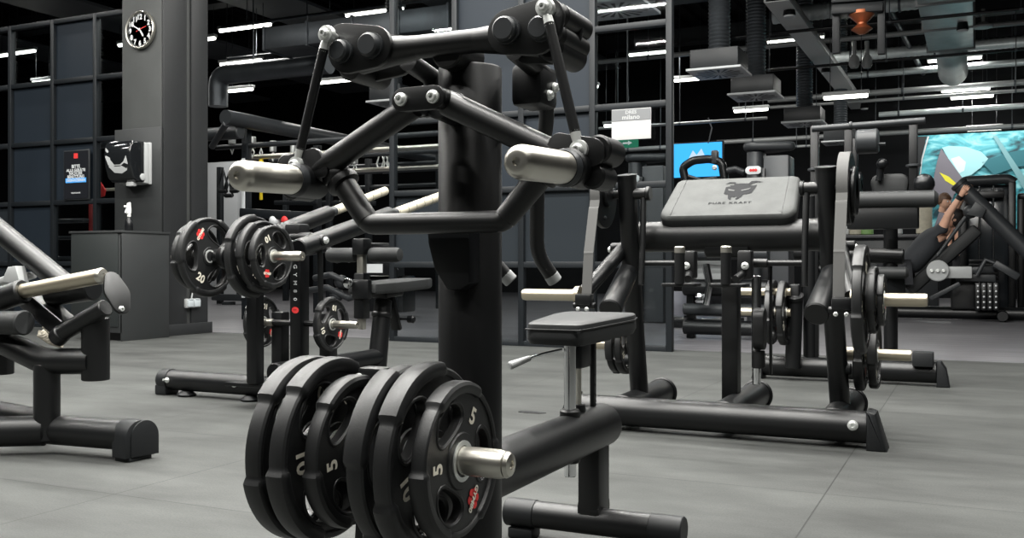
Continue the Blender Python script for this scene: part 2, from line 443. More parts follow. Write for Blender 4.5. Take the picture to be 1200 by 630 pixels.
# ================================================================== WEIGHT PLATES
def plate_proto(R, th, number, hub=.026):
    """a rubber grip plate, axis along local X, printed face towards +X"""
    root = thing('weight_plate', None, 'weight plate', (0, 0, 0))
    # body with three grip holes, from a filled 2D curve
    cu = bpy.data.curves.new('plate_outline', 'CURVE'); cu.dimensions = '2D'; cu.fill_mode = 'BOTH'
    cu.extrude = th * .2; cu.bevel_depth = th * .06; cu.bevel_resolution = 2
    def spl(pts):
        s = cu.splines.new('POLY'); s.points.add(len(pts) - 1)
        for p, q in zip(s.points, pts): p.co = (q[0], q[1], 0, 1)
        s.use_cyclic_u = True
    spl([(R * .9 * math.cos(2 * PI * k / 64), R * .9 * math.sin(2 * PI * k / 64)) for k in range(64)])
    spl([(hub * 1.02 * math.cos(2 * PI * k / 24), hub * 1.02 * math.sin(2 * PI * k / 24)) for k in range(24)][::-1])
    for c in (0, 120, 240):
        pts = []
        for k in range(36):                       # bean-shaped grip hole
            t = 2 * PI * k / 36
            rr = R * (.60 + .20 * math.sin(t)); aw = 33 * math.cos(t) * (1.0 - .12 * math.sin(t))
            a = math.radians(c + aw)
            pts.append((rr * math.cos(a), rr * math.sin(a)))
        spl(pts)
    ob = bpy.data.objects.new('plate_outline', cu); COL.objects.link(ob)
    dg = bpy.context.evaluated_depsgraph_get(); dg.update()
    me = ob.evaluated_get(dg).to_mesh()
    mb = MB().add([V((v.co.z, v.co.x, v.co.y)) for v in me.vertices], [list(p.vertices) for p in me.polygons])
    ob.evaluated_get(dg).to_mesh_clear(); bpy.data.objects.remove(ob); bpy.data.curves.remove(cu)
    # raised bosses round the grip holes and hub
    for c in (0, 120, 240):
        loop = []
        for k in range(36):
            t = 2 * PI * k / 36
            rr = R * (.60 + .215 * math.sin(t)); a = math.radians(c + 35.5 * math.cos(t) * (1.0 - .12 * math.sin(t)))
            loop.append(V((0, rr * math.cos(a), rr * math.sin(a))))
        for sx in (-1, 1):
            mb.tube([p + V((sx * th * .24, 0, 0)) for p in loop], th * .085, 8, closed=True)
    mb.build('plate_body', RUB, root, ang=50)
    # rim: three thick grip arcs and three thinner ones
    N = 180; vs, fs = [], []; prof_n = 12
    for k in range(N):
        deg = 360 * k / N
        q = (deg + 58) % 120
        g = 1.0 if q < 66 else 0.0
        if 66 <= q < 67.9: g = .5
        if q >= 118: g = .5
        ro = R * (.955 + .045 * g); ri = R * (.86 - .03 * g); h = th * (.40 + .10 * g)
        rc = (ro - ri) * .32
        pr = [(ri, -h * .45), (ri + rc * .3, -h * .85), (ri + rc, -h), (ro - rc, -h), (ro - rc * .25, -h * .8), (ro, -h * .45),
              (ro, h * .45), (ro - rc * .25, h * .8), (ro - rc, h), (ri + rc, h), (ri + rc * .3, h * .85), (ri, h * .45)]
        a = math.radians(deg)
        for r, x in pr: vs.append(V((x, r * math.cos(a), r * math.sin(a))))
    for k in range(N):
        k2 = (k + 1) % N
        for j in range(prof_n):
            j2 = (j + 1) % prof_n
            fs.append([k * prof_n + j, k2 * prof_n + j, k2 * prof_n + j2, k * prof_n + j2])
    MB().add(vs, fs).build('rim', RUB, root, ang=32)
    # hub boss + steel bushing
    hb = MB().lathe((-th * .34, 0, 0), (1, 0, 0), [(hub * 1.05, 0), (hub * 1.75, 0), (hub * 1.85, th * .1), (hub * 1.85, th * .58), (hub * 1.75, th * .68), (hub * 1.05, th * .68)], 32)
    hb.build('hub', RUB, root)
    hs = MB().lathe((-th * .4, 0, 0), (1, 0, 0), [(hub, 0), (hub * 1.3, 0), (hub * 1.3, th * .8), (hub * 1.0, th * .8), (hub * 1.0, 0)], 32)
    hs.build('steel_bushing', ZNC, root)
    fx = th * .2 + th * .06 + .0012
    tx = MB(); lg = MB(); s = max(R * .2, .028)
    for sx in (1,):
        for ang in (60, 180):
            a = math.radians(ang); c = V((fx * sx, .6 * R * math.cos(a), .6 * R * math.sin(a)))
            up = V((0, math.cos(a), math.sin(a)))
            if number in ('20', '10', '15'): up = -up
            tx = MB(); add_text(tx, number, c, up.cross(V((1, 0, 0))) * sx, up, s * 1.05, bold=.03)
            tx.build('number_print', WHT, root)
        a = math.radians(300); c = V((fx, .62 * R * math.cos(a), .62 * R * math.sin(a)))
        up = V((0, math.cos(a), math.sin(a)))
        if number == '10': up = -up
        ri = up.cross(V((1, 0, 0)))
        for k in range(6):                         # red six-lobed flower
            t = 2 * PI * k / 6 + PI / 6
            cc = c + (ri * math.cos(t) + up * math.sin(t)) * s * .42
            pts = [cc + (ri * math.cos(2 * PI * q / 14) + up * math.sin(2 * PI * q / 14)) * s * .27 for q in range(14)]
            lg.add(pts, [list(range(14))], 0)
        tilt = (ri * .9 + up * .42).normalized(); tup = V((1, 0, 0)).cross(tilt)
        add_text(lg, 'GYM80', c + V((.0008, 0, 0)), tilt, tup, s * .42, width=s * 1.75, m=1, bold=.04)
    lg.build('brand_print', [RED, WHT], root)
    return root

_pp = {}
SPEC = {'5': (.131, .034), '10': (.16, .04), '15': (.185, .043), '20': (.21, .046), '1': (.1, .026)}
def plate(kind, x, y, z, label, group, turn=0.0, R=None, yaw=0.0):
    """hang a plate on a sleeve: axis along X, turned by `turn` degrees"""
    key = (kind, R)
    rot = (math.radians(turn), 0, yaw)
    if key not in _pp:
        r, t = SPEC[kind]
        p = plate_proto(R or r, t, '2.5' if kind == '1' else kind)
        _pp[key] = p
        p.location = V((x, y, z)); p.rotation_euler = rot
        tag(p, label, 'weight plate', group)
        return p
    return dup(_pp[key], (x, y, z), rot, label, group)
# ================================================================== FRONT MACHINE (plate-loaded lateral raise)
X1 = -.93
M1 = thing('lateral_raise_machine', 'large black machine with thick round post, two steel rollers and small trapezoid seat', 'gym machine', (X1, 1.764, 0))
def P1(dx, y, z): return V((X1 + dx, y, z))
# post, rear tube, column and foot
b = MB()
b.lathe((X1, 1.764, 0), (0, 0, 1), [(.0645, .0), (.0645, 1.145), (.062, 1.149), (.0, 1.149)], 56)
b.lathe((X1, 1.764, 0), (0, 0, 1), [(.12, 0), (.12, .008), (.066, .012)], 40)
b.build('post', BLK, M1)
b = MB(); b.cyl(P1(0, 1.77, .313), P1(0, 2.545, .313), .0585, n=40, bev=.008)
b.box(P1(0, 1.764, .1), (.09, .09, .2), bev=.006)
b.build('rear_tube', BLK, M1)
b = MB(); b.box(P1(0, 2.475, .185), (.062, .085, .26), bev=.008)
b.tube([P1(-.03, 2.475, .1), P1(.03, 2.475, .1)], .043, 20)
b.build('column', BLK, M1)
b = MB(); b.cyl(P1(-.237, 2.462, .066), P1(.248, 2.462, .066), .0365, n=36, bev=.004)
b.build('foot_tube', BLK, M1)
for d in (-.2, .212):
    b = MB(); b.cyl(P1(d - .05, 2.462, .066), P1(d + .04, 2.462, .066), .0385, n=32, bev=.003)
    b.box(P1(d, 2.462, .015), (.075, .06, .03), bev=.006)
    b.build('rubber_foot', CAPM, M1)
b = MB(); b.tube([P1(-.22, 1.69, .04), P1(.22, 1.69, .04)], .036, 28)
b.build('front_foot_tube', BLK, M1)
# seat
st = MB()
zt, tl = .603, .022
out = [(-.07, 2.19), (.07, 2.19), (.083, 2.25), (.112, 2.48), (.098, 2.545), (-.098, 2.545), (-.112, 2.48), (-.083, 2.25)]
def seat_mesh(out, z0, slope, th, ox, y_ref, r=.016):
    """padded cushion over an outline in X,Y; top height rises with Y"""
    mb = MB(); rings = [(1.0, -th + .012), (1.0, -th + .02), (1.0, -.012), (.985, -.003), (.95, 0.0), (.6, .004), (.02, .005)]
    cx = sum(p[0] for p in out) / len(out); cy = sum(p[1] for p in out) / len(out)
    # densify + round the outline
    pts = []
    n = len(out)
    for i in range(n):
        a, p, c = V(out[i - 1]), V(out[i]), V(out[(i + 1) % n])
        q = min(.022, (a - p).length * .45, (c - p).length * .45)
        A, B = p + (a - p).normalized() * q, p + (c - p).normalized() * q
        for k in range(6):
            t = k / 5; pts.append(A * (1 - t) ** 2 + p * 2 * t * (1 - t) + B * t * t)
    N = len(pts); vs = []
    for s, dz in [(.96, -th)] + rings:
        for p in pts:
            x, y = cx + (p.x - cx) * s, cy + (p.y - cy) * s
            vs.append(V((ox + x, y, z0 + slope * (y - y_ref) + dz)))
    fs = []
    R_ = len(rings) + 1
    for i in range(R_ - 1):
        for k in range(N):
            k2 = (k + 1) % N; fs.append([i * N + k, i * N + k2, (i + 1) * N + k2, (i + 1) * N + k])
    fs.append(list(range(N))[::-1]); fs.append([(R_ - 1) * N + k for k in range(N)])
    return mb.add(vs, fs)
sc_ = seat_mesh(out, .607, .04, .052, X1, 2.19)
seat = sc_.build('seat', LEA, M1)
b = MB(); pts = [V((X1 + x * 1.003, y, .592 + .04 * (y - 2.19))) for x, y in out]
b.tube(pts, .0022, 8, closed=True); b.build('seat_seam', RUB, seat)
b = MB(); b.box(P1(0, 2.36, .555), (.1, .22, .012), bev=.002); b.box(P1(0, 2.36, .52), (.05, .07, .07), bev=.008)
b.build('seat_bracket', GRY, M1)
b = MB(); b.cyl(P1(0, 2.305, .215), P1(0, 2.305, .55), .0155, n=28, bev=.002); b.build('seat_pillar', CHR, M1)
b = MB(); b.lathe(P1(0, 2.305, .25), (0, 0, 1), [(.022, 0), (.026, .004), (.026, .13), (.022, .135)], 28); b.cyl(P1(0, 2.37, .34), P1(0, 2.37, .39), .016, n=20)
b.build('pillar_sleeve', BLK, M1)
b = MB(); b.cyl(P1(0, 2.365, .38), P1(0, 2.365, .55), .007, n=16); b.build('gas_strut', STL, M1)
b = MB(); b.box(P1(.0, 2.47, .435), (.012, .02, .26), bev=.002)
for k in range(6): b.cyl(P1(.005, 2.47, .33 + k * .025), P1(.0075, 2.47, .33 + k * .025), .004, n=12, m=1)
b.build('height_rail', [BLK, GRY], M1)
lv = MB(); lv.tube([P1(-.02, 2.30, .535), P1(-.06, 2.27, .525), P1(-.085, 2.235, .515)], .004, 10); lvr = lv.build('seat_lever', CHR, M1)
b = MB(); b.cyl(P1(-.08, 2.24, .517), P1(-.115, 2.19, .5), .007, .0105, n=16, bev=.003); b.build('lever_grip', LGRY, lvr)

# top cross bar and its end brackets
YM = 1.655
b = MB(); b.tube([P1(-.15, YM + .012, 1.178), P1(.15, YM + .012, 1.178)], .023, 28)
b.cyl(P1(0, YM + .01, 1.165), P1(0, 1.764, 1.165), .035, n=24)
b.tube([P1(-.2, YM + .012, 1.165), P1(-.12, YM + .012, 1.176), P1(-.06, YM + .012, 1.178)], [.03, .029, .0225], 24)
b.tube([P1(.2, YM + .012, 1.165), P1(.12, YM + .012, 1.176), P1(.06, YM + .012, 1.178)], [.03, .029, .0225], 24)
b.build('cross_bar', BLK, M1)
for s in (-1, 1):
    o = hull([(s * .148, 1.180, .042), (s * .205, 1.182, .05), (s * .225, 1.2, .034)])
    b = MB(); b.prism(o, P1(0, YM - .018, 0), (1, 0, 0), (0, 0, 1), .012, .0015)
    b.prism(o, P1(0, YM + .075, 0), (1, 0, 0), (0, 0, 1), .012, .0015)
    for (dx, z, r) in ((.236, 1.205, .024), (.23, 1.17, .024), (.222, 1.15, .026)):
        b.cyl(P1(s * dx, YM + .0, z), P1(s * dx, YM + .13, z), r, n=28, bev=.006)
    br = b.build('end_bracket', BLK, M1)
    for dx, z, r in ((.148, 1.181, .0235), (.218, 1.176, .0215)):
        MB().hexbolt(P1(s * dx, YM - .024, z), (0, -1, 0), r, .022).build('hex_bolt', GRY, br)
    # link rod with rod ends
    top, bot = P1(s * .236, YM - .052, 1.207), P1(s * .304, YM - .06, .95)
    d = (bot - top).normalized()
    b = MB(); b.cyl(top + d * .028, bot - d * .03, .0095, n=20, bev=.002); rod = b.build('link_rod', BLK2, M1)
    for p, sg in ((top, 1), (bot, -1)):
        b = MB()
        b.lathe(p + V((0, .008, 0)), (0, -1, 0), [(.009, 0), (.0165, .001), (.018, .008), (.0165, .015), (.009, .016)], 28)
        b.cyl(p + d * sg * .014, p + d * sg * .036, .0085, .0095, n=16)
        b.bolt(p + V((0, -.006, 0)), (0, -1, 0), .0105, .012)
        b.cyl(p + V((0, .006, 0)), p + V((0, .03, 0)), .008, n=16)
        b.build('rod_end', ZNC, rod)
# hanging grips behind the bar
for s in (-1, 1):
    b = MB(); b.box(P1(s * .105, 1.85, 1.115), (.07, .09, .085), bev=.012)
    b.tube([P1(s * .12, 1.72, 1.165), P1(s * .12, 1.87, 1.14)], .02, 20)
    blk = b.build('grip_block', BLK2, M1)
    b = MB()
    for q, z in ((.0, 1.095), (.028, 1.115)): b.bolt(P1(s * .141, 1.84 + q, z), (s, 0, 0), .011, .009)
    b.build('bolt', ZNC, blk)
    b = MB(); m1, m2 = (.045, .03) if s > 0 else (.1, .098)
    b.tube([P1(s * .095, 1.93, 1.12), P1(s * .09, 1.95, 1.06), P1(s * m1, 2.0, .96), P1(s * m2, 2.03, .775), P1(s * .057, 2.06, .72)], .0165, 18, fil=.05)
    g = b.build('grip_handle', RUB, M1)
    MB().cyl(P1(s * (.053 if s > 0 else .063), 2.056, .728), P1(s * (.0615 if s > 0 else .049), 2.064, .711), .0172, n=20, bev=.002).build('grip_end_cap', LGRY, g)
# centre pivot and swing arms
o = hull([(-.034, 1.056, .022), (.034, 1.056, .022)])
b = MB(); b.prism(o, P1(0, 1.562, 0), (1, 0, 0), (0, 0, 1), .012, .0015)
b.prism(o, P1(0, 1.64, 0), (1, 0, 0), (0, 0, 1), .012, .0015)
b.cyl(P1(0, 1.63, 1.056), P1(0, 1.72, 1.05), .028, n=24)
for s in (-1, 1): b.cyl(P1(s * .034, 1.565, 1.056), P1(s * .034, 1.64, 1.056), .021, n=24)
pv = b.build('centre_pivot', BLK, M1)
for s in (-1, 1): MB().bolt(P1(s * .034, 1.556, 1.056), (0, -1, 0), .0125, .012).build('pivot_bolt', ZNC, pv)
for s in (-1, 1):
    b = MB(); b.tube([P1(s * .036, 1.603, 1.052), P1(s * .265, 1.618, .94), P1(s * .3, 1.62, .925)], .0245, 24)
    o = hull([(s * .265, .962, .02), (s * .325, .945, .026), (s * .24, .935, .012)])
    b.prism(o, P1(0, 1.60, 0), (1, 0, 0), (0, 0, 1), .012, .002)
    b.cyl(P1(s * .335, 1.6, .95), P1(s * .335, 1.68, .95), .026, n=24, bev=.004)
    b.cyl(P1(s * .325, 1.6, .905), P1(s * .325, 1.67, .905), .024, n=24, bev=.004)
    b.cyl(P1(s * .292, 1.57, .918), P1(s * .292, 1.65, .918), .034, n=28, bev=.004)
    # collar where the lower handle leaves the arm
    b.lathe(P1(s * .232, 1.628, .934), (s * -.32, 0, -1), [(.02, -.02), (.03, .0), (.03, .012), (.026, .02)], 28)
    arm = b.build('swing_arm', BLK, M1)
    b = MB(); b.lathe(P1(s * .288, 1.578, .917), (-s * .03, -1, -.02), [(.02, 0), (.0335, .004), (.0335, .014), (.03, .02), (.03, .022)], 28)
    b.build('roller_collar', GRY, arm)
    b = MB(); b.lathe(P1(s * .287, 1.556, .9165), (-s * .05, -1, -.03), [(.0285, 0), (.0285, .148), (.0265, .158), (.021, .165), (.016, .167), (.007, .167), (.0065, .162), (0, .162)], 36)
    b.build('roller', STL, arm)
b = MB()
b.tube([P1(-.226, 1.632, .925), P1(-.145, 1.618, .829), P1(.145, 1.618, .829), P1(.226, 1.632, .925)], .0205, 24, fil=.012, seg=3)
for s in (-1, 1):
    b.cyl(P1(s * .226, 1.632, .925), P1(s * .148, 1.619, .833), .0245, .022, n=28)
    b.lathe(P1(s * .222, 1.631, .92), (s * -.64, 0, -.76), [(.024, -.004), (.033, 0), (.034, .006), (.033, .014), (.024, .018)], 28)
b.build('lower_handle', BLK, M1)
# dark guard on the front of the post and the weight lever
o = [(-.045, .82), (.05, .82), (.05, .715), (.03, .70), (.0, .702), (-.028, .74), (-.042, .79)]
b = MB(); b.prism(o, P1(0, 1.69, 0), (1, 0, 0), (0, 0, 1), .05, .006); b.build('pivot_guard', PLA, M1)
b = MB()
b.bar(P1(.005, 1.71, .5), P1(-.02, 1.44, .53), .03, .05, bev=.006)
b.bar(P1(.005, 1.416, .5), P1(.005, 1.37, .08), .03, .055, up=(0, -1, 0), bev=.006)
b.box(P1(-.03, 1.46, .545), (.05, .035, .05), bev=.006)
lev = b.build('weight_lever', BLK, M1)
MB().bolt(P1(-.05, 1.442, .552), (0, -1, 0), .008, .01).build('bolt', ZNC, lev)
for s, L in ((1, .247), (-1, .2)):
    b = MB(); b.lathe(P1(s * .012, 1.416, .43), (s, 0, 0), [(.0235, 0), (.0235, L - .022), (.0215, L - .012), (.0205, L - .011), (.0215, L - .008), (.018, L - .002), (.008, L), (.0075, L - .004), (0, L - .004)], 32)
    b.build('plate_sleeve', STL, M1)
G1 = 'rubber plates loaded on the front machine'
plate('5', X1 + .158, 1.416, .429, 'small 5 kg rubber plate facing out at the tip of the front machine loading sleeve', G1, 0)
plate('10', X1 + .108, 1.416, .429, 'mid-size 10 kg rubber plate just behind the outermost 5 kg plate of the front machine', G1, 20)
plate('10', X1 + .060, 1.416, .429, 'rubber plate on the front machine sleeve pressed against the lever, seat side', G1, 48)
plate('5', X1 - .043, 1.416, .429, 'small rubber plate marked 5 in the gap between the two front stacks', G1, 8)
plate('10', X1 - .091, 1.416, .429, 'middle rubber plate of the front machine stack away from the seat', G1, 5)
plate('10', X1 - .140, 1.416, .429, 'outermost large rubber plate of the front machine stack away from the seat', G1, 12)
# ================================================================== MACHINE WITH 20 KG PLATES (middle distance)
X2 = -3.4
M2 = thing('plate_loaded_curl_machine', 'black machine with 20 kg plates, cream grips and a bench seat before the pillar', 'gym machine', (X2, 4.4, 0))
def P2(dx, y, z): return V((X2 + dx, y, z))
b = MB(); b.cyl(P2(-.86, 4.29, .085), P2(.9, 4.29, .085), .058, n=36, bev=.004); b.build('foot_tube', BLK2, M2)
for s, d in ((-1, -.86), (1, .9)):
    b = MB(); b.lathe(P2(d - s * .05, 4.29, .085), (s, 0, 0), [(.062, 0), (.0625, .05), (.055, .075), (.03, .08), (0, .08)], 32)
    b.box(P2(d - s * .01, 4.29, .03), (.085, .11, .06), bev=.01); b.build('end_cap', CAPM, M2)
for d in (-.79, -.3, .3, .8):
    b = MB(); b.bolt(P2(d, 4.232, .09), (0, -1, 0), .016, .012); b.cyl(P2(d, 4.225, .09), P2(d, 4.2, .095), .006, n=12); b.build('bolt', ZNC, M2)
for d in (-.68, -.22, .6):
    b = MB(); b.lathe(P2(d, 4.27, 0), (0, 0, 1), [(.05, 0), (.055, .01), (.03, .03), (.02, .03)], 24); b.build('rubber_foot', CAPM, M2)
b = MB(); b.cyl(P2(0, 4.2, .17), P2(0, 5.2, .17), .055, n=32)
b.prism([(-.2, -.11), (.2, -.11), (.06, .16), (-.06, .16)], P2(0, 4.15, .12), (1, 0, 0), (0, 1, 0), .02, .004)
b.build('base_tube', BLK2, M2)
b = MB(); b.box(P2(0, 4.05, .42), (.068, .068, .58), bev=.01); b.build('front_upright', BLK2, M2)
b = MB(); b.box(P2(0, 4.42, .56), (.075, .085, .82), bev=.01); up = b.build('main_upright', BLK2, M2)
b = MB()
for k, (ch, zz) in enumerate(zip('GYM80', (.80, .755, .71, .665, .62))):
    add_text(b, ch, P2(.004, 4.376, zz - .06), (0, 0, -1), (1, 0, 0), .024, m=0)
for k in range(12): b.add([P2(-.012, 4.376, .5), P2(.012, 4.376, .5), P2(.012, 4.376, .503), P2(-.012, 4.376, .503)], [[0, 1, 2, 3]])
b.build('column_decal', PWH, up)
b = MB(); b.add([P2(.004 + .024 * math.cos(k * PI / 10), 4.376, .50 + .018 * math.sin(k * PI / 10)) for k in range(20)], [list(range(20))])
b.build('round_decal', RED, up)
# low storage horns with posts
b = MB(); b.cyl(P2(-.2, 4.42, .425), P2(.2, 4.42, .425), .017, n=20); b.build('horn_bar', BLK2, M2)
for s in (-1, 1):
    b = MB(); b.box(P2(s * .165, 4.46, .32), (.075, .075, .33), bev=.01); b.build('side_post', BLK2, M2)
    b = MB(); b.lathe(P2(s * .18, 4.42, .425), (s, 0, 0), [(.021, 0), (.021, .19), (.018, .205), (.006, .206), (.006, .2), (0, .2)], 24)
    b.build('storage_horn', STL, M2)
# pivot head and upper horn carrier
b = MB(); b.cyl(P2(-.2, 3.95, .79), P2(.13, 3.95, .79), .042, n=28)
b.cyl(P2(-.13, 3.95, .79), P2(-.09, 3.95, .79), .06, n=28)
b.bar(P2(0, 3.95, .78), P2(0, 4.08, .6), .06, .08, bev=.01)
b.bar(P2(0, 4.0, .72), P2(0, 4.42, .86), .06, .07, bev=.01)
b.box(P2(.0, 4.4, .93), (.1, .1, .09), bev=.012)
b.cyl(P2(-.06, 4.37, .9), P2(.12, 4.37, .9), .028, n=24)
b.build('pivot_head', BLK2, M2)
for s, a, L in ((-1, -.2, .22), (1, .12, .3)):
    b = MB(); b.lathe(P2(a, 3.9, .792), (s, 0, 0), [(.0245, 0), (.0245, L - .02), (.022, L - .003), (.008, L), (.008, L - .006), (0, L - .006)], 24)
    b.build('plate_sleeve', STL, M2)
# twin lever arms with cream grips
for dx, dy in ((.2, 0), (-.25, .25)):
    a = P2(dx, 4.15 + dy * .2, .835); e = P2(dx, 5.05, 1.055) if dx > 0 else P2(dx, 5.05, 1.075)
    d = (e - a).normalized()
    b = MB(); b.cyl(a, e - d * .02, .05, n=28); b.cyl(e - d * .04, e + d * .01, .036, n=24)
    arm = b.build('lever_arm', BLK2, M2)
    b = MB(); b.cyl(e, e + d * .66, .029, n=24)
    g = b.build('grip', GRIP, arm)
    for k in range(6):
        b = MB(); b.cyl(e + d * (.06 + k * .1), e + d * (.064 + k * .1), .0295, n=24, bev=0); b.build('grip_band', RUB, g)
    MB().cyl(e + d * .0, e + d * .05, .0305, n=24).build('grip_collar', GRY, g)
b = MB(); b.cyl(P2(.16, 4.3, .88), P2(.26, 4.3, .88), .03, n=24); b.bar(P2(.21, 4.32, .87), P2(.19, 4.36, .5), .03, .012, bev=.003); lk = b.build('link_bar', BLK2, M2)
MB().bolt(P2(.262, 4.3, .88), (1, 0, 0), .02, .015).build('bolt', ZNC, lk)
b = MB(); b.cyl(P2(-.26, 4.2, .85), P2(.21, 4.2, .85), .03, n=24); b.build('lever_shaft', BLK2, M2)
# seat and adjusting column with roller pads
b = MB(); b.cyl(P2(0, 5.18, .0), P2(0, 5.27, .53), .062, .055, n=32); b.lathe(P2(0, 5.25, .42), (0, .09, .53), [(.062, 0), (.066, .01), (.066, .02), (.06, .03)], 28)
b.box(P2(0, 5.32, .57), (.12, .2, .05), R=Matrix.Rotation(math.radians(4), 3, 'X'), bev=.01)
b.build('seat_post', BLK2, M2)
b = MB(); b.bar(P2(0, 5.33, .58), P2(0, 5.43, .33), .07, .03, up=(0, 1, 0), bev=.006); hg = b.build('seat_hinge', BLK2, M2)
MB().lathe(P2(.03, 5.42, .4), (1, 0, 0), [(.008, 0), (.008, .06), (.024, .065), (.026, .1), (.015, .11), (0, .11)], 20).build('adjusting_knob', PLA, hg)
out2 = [(-.1, 5.02), (.1, 5.02), (.14, 5.2), (.14, 5.6), (.1, 5.72), (-.1, 5.72), (-.14, 5.6), (-.14, 5.2)]
seat_mesh(out2, .635, .04, .065, X2, 5.05).build('seat', LEA, M2)
b = MB(); b.box(P2(0, 5.03, .56), (.075, .075, .28), bev=.01); b.box(P2(0, 5.03, .86), (.085, .1, .1), bev=.012); b.box(P2(.02, 5.0, .6), (.12, .05, .12), bev=.01); col = b.build('pad_column', BLK2, M2)
MB().box(P2(0, 5.03, .745), (.045, .045, .16), bev=.004).build('column_slider', STL, col); MB().box(P2(0, 5.03, .40), (.04, .04, .09), bev=.006).build('slider_end', STL, col)
b = MB(); b.lathe(P2(-.05, 4.98, .64), (0, -1, 0), [(.01, 0), (.03, .01), (.032, .03), (.02, .036), (0, .036)], 20); b.build('locking_knob', CHR, col)
for s in (-1, 1):
    b = MB(); b.lathe(P2(s * .05, 5.05, .81), (s, 0, 0), [(.02, 0), (.042, .005), (.045, .02), (.045, .19), (.038, .21), (.02, .215), (0, .215)], 28)
    b.build('roller_pad', LEA, M2)
G2 = 'rubber plates on the machine before the pillar'
plate('20', -3.585, 3.9, .793, '20 kg plate printed 20 beside the pillar socket, inner face showing', G2, 180)
plate('10', -3.66, 3.9, .793, 'narrow plate edge showing behind the 20 kg plate, near the pillar', G2, 10, R=.175)
plate('20', -3.285, 3.9, .793, 'largest plate of the three-plate stack on the middle-distance horn', G2, 30)
plate('15', -3.228, 3.9, .793, 'middle plate of the three-plate stack on the middle-distance horn', G2, 55)
plate('10', -3.17, 3.9, .793, 'front 10 kg plate of the three-plate stack near the pillar', G2, -60)
plate('10', -3.19, 4.42, .425, 'lone 10 kg plate hung low in front of the bench seat post', G2, 20, R=.15)
plate('10', -3.665, 4.42, .425, 'lone plate hung low behind the uprights under the 20 kg plate', G2, 20, R=.15)
# ================================================================== MACHINE WITH THE PRINTED CHEST PAD
X3 = -1.0
M3 = thing('chest_pad_machine', 'black machine with a grey printed chest pad, twin cam discs and belts', 'gym machine', (X3, 4.25, 0))
def P3(dx, y, z): return V((X3 + dx, y, z))
b = MB(); b.cyl(P3(-.68, 4.25, .085), P3(.6, 4.25, .085), .066, n=40, bev=.004); b.build('foot_tube', BLK, M3)
for s, d in ((1, .6), (-1, -.68)):
    b = MB(); b.prism([(s * -.005, .0), (s * .075, .0), (s * .03, .15), (s * .005, .157), (s * -.005, .157)], P3(d, 4.25, 0), (1, 0, 0), (0, 0, 1), .138, .012)
    b.build('end_cap', CAPM, M3)
MB().bolt(P3(.545, 4.183, .1), (0, -1, 0), .021, .014).build('bolt', ZNC, M3)
for d in (-.46, 0, .46):
    y1 = 4.87 if d else 4.98
    b = MB(); b.cyl(P3(d, 4.25, .09), P3(d, y1, .098), .066, n=32)
    b.build('base_stub', BLK, M3)
    MB().cyl(P3(d, y1, .095), P3(d, y1 + .02, .095), .078, n=36, bev=.006).build('end_plate', BLK2, M3)
for s in (-1, 1):
    b = MB(); b.tube([P3(s * .458, 4.5, .13), P3(s * .445, 4.36, .6), P3(s * .432, 4.235, 1.15)], .043, 28)
    b.lathe(P3(s * .432, 4.235, 1.145), (0, -.2, 1), [(.044, 0), (.045, .012), (.03, .014), (0, .014)], 28)
    b.build('upright', BLK, M3)
    b = MB(); b.cyl(P3(s * .475, 4.45, .3), P3(s * .51, 4.45, .3), .025, n=24); b.build('bumper', CAPM, M3)
# heavy cross tube carried behind the uprights
b = MB(); b.cyl(P3(-.46, 4.36, .878), P3(.46, 4.36, .878), .07, n=36)
b.cyl(P3(-.1, 4.36, .83), P3(.1, 4.36, .83), .05, n=30)
b.build('cross_tube', BLK, M3)
# pad: thick cushion tilted towards the camera
pu = V((1, 0, 0)); pvv = V((0, 4.535 - 4.28, 1.148 - .968)).normalized(); pw = pu.cross(pvv)
pc = P3(0.0, 4.407, 1.058) - pw * .0
PH = .33
def pad_mesh(w0, w1, h, r, th):
    mb = MB()
    # outline: wider near edge, rounded
    oc = [(-w0 / 2, -h / 2), (w0 / 2, -h / 2), (w1 / 2, h / 2), (-w1 / 2, h / 2)]
    rr = [r * 1.7, r * 1.7, r * .6, r * .6]
    pts = []
    for i in range(4):
        a, p, c = V(oc[i - 1]), V(oc[i]), V(oc[(i + 1) % 4])
        A, B = p + (a - p).normalized() * rr[i], p + (c - p).normalized() * rr[i]
        for k in range(8):
            t = k / 7; pts.append(A * (1 - t) ** 2 + p * 2 * t * (1 - t) + B * t * t)
    N = len(pts); vs = []; fs = []
    lay = [(.93, -th), (.985, -th + .012), (1, -th + .03), (1, -.02), (.985, -.007), (.95, 0), (.8, .002), (.02, .003)]
    for s, dz in lay:
        for p in pts: vs.append(pc + pu * p.x * s + pvv * p.y * s + pw * dz)
    for i in range(len(lay) - 1):
        for k in range(N):
            k2 = (k + 1) % N; fs.append([i * N + k, i * N + k2, (i + 1) * N + k2, (i + 1) * N + k])
    fs.append(list(range(N))[::-1]); fs.append([(len(lay) - 1) * N + k for k in range(N)])
    mb.add(vs, fs); mb.m = [1 if i < 3 * N else 0 for i in range(len(fs) - 2)] + [1, 0]  # black lower layers paint in the shade along the pad's edge
    return mb
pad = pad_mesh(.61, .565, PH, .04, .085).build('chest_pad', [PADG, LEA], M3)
b = MB(); b.box(pc - pw * .1, (.4, .26, .03), Matrix((pu, pvv, pw)).transposed(), bev=.004); b.bar(P3(0, 4.42, .9), pc - pw * .1, .12, .1, up=(1, 0, 0), bev=.008)
b.build('pad_bracket', BLK, M3)
b = MB()
for sx in (-.245, .245):
    b.tube([pc + pu * sx * 1.0 + pvv * -.15 + pw * .0025, pc + pu * sx * .96 + pvv * .15 + pw * .0025], .0012, 6)
b.build('pad_seam', RUB, pad)
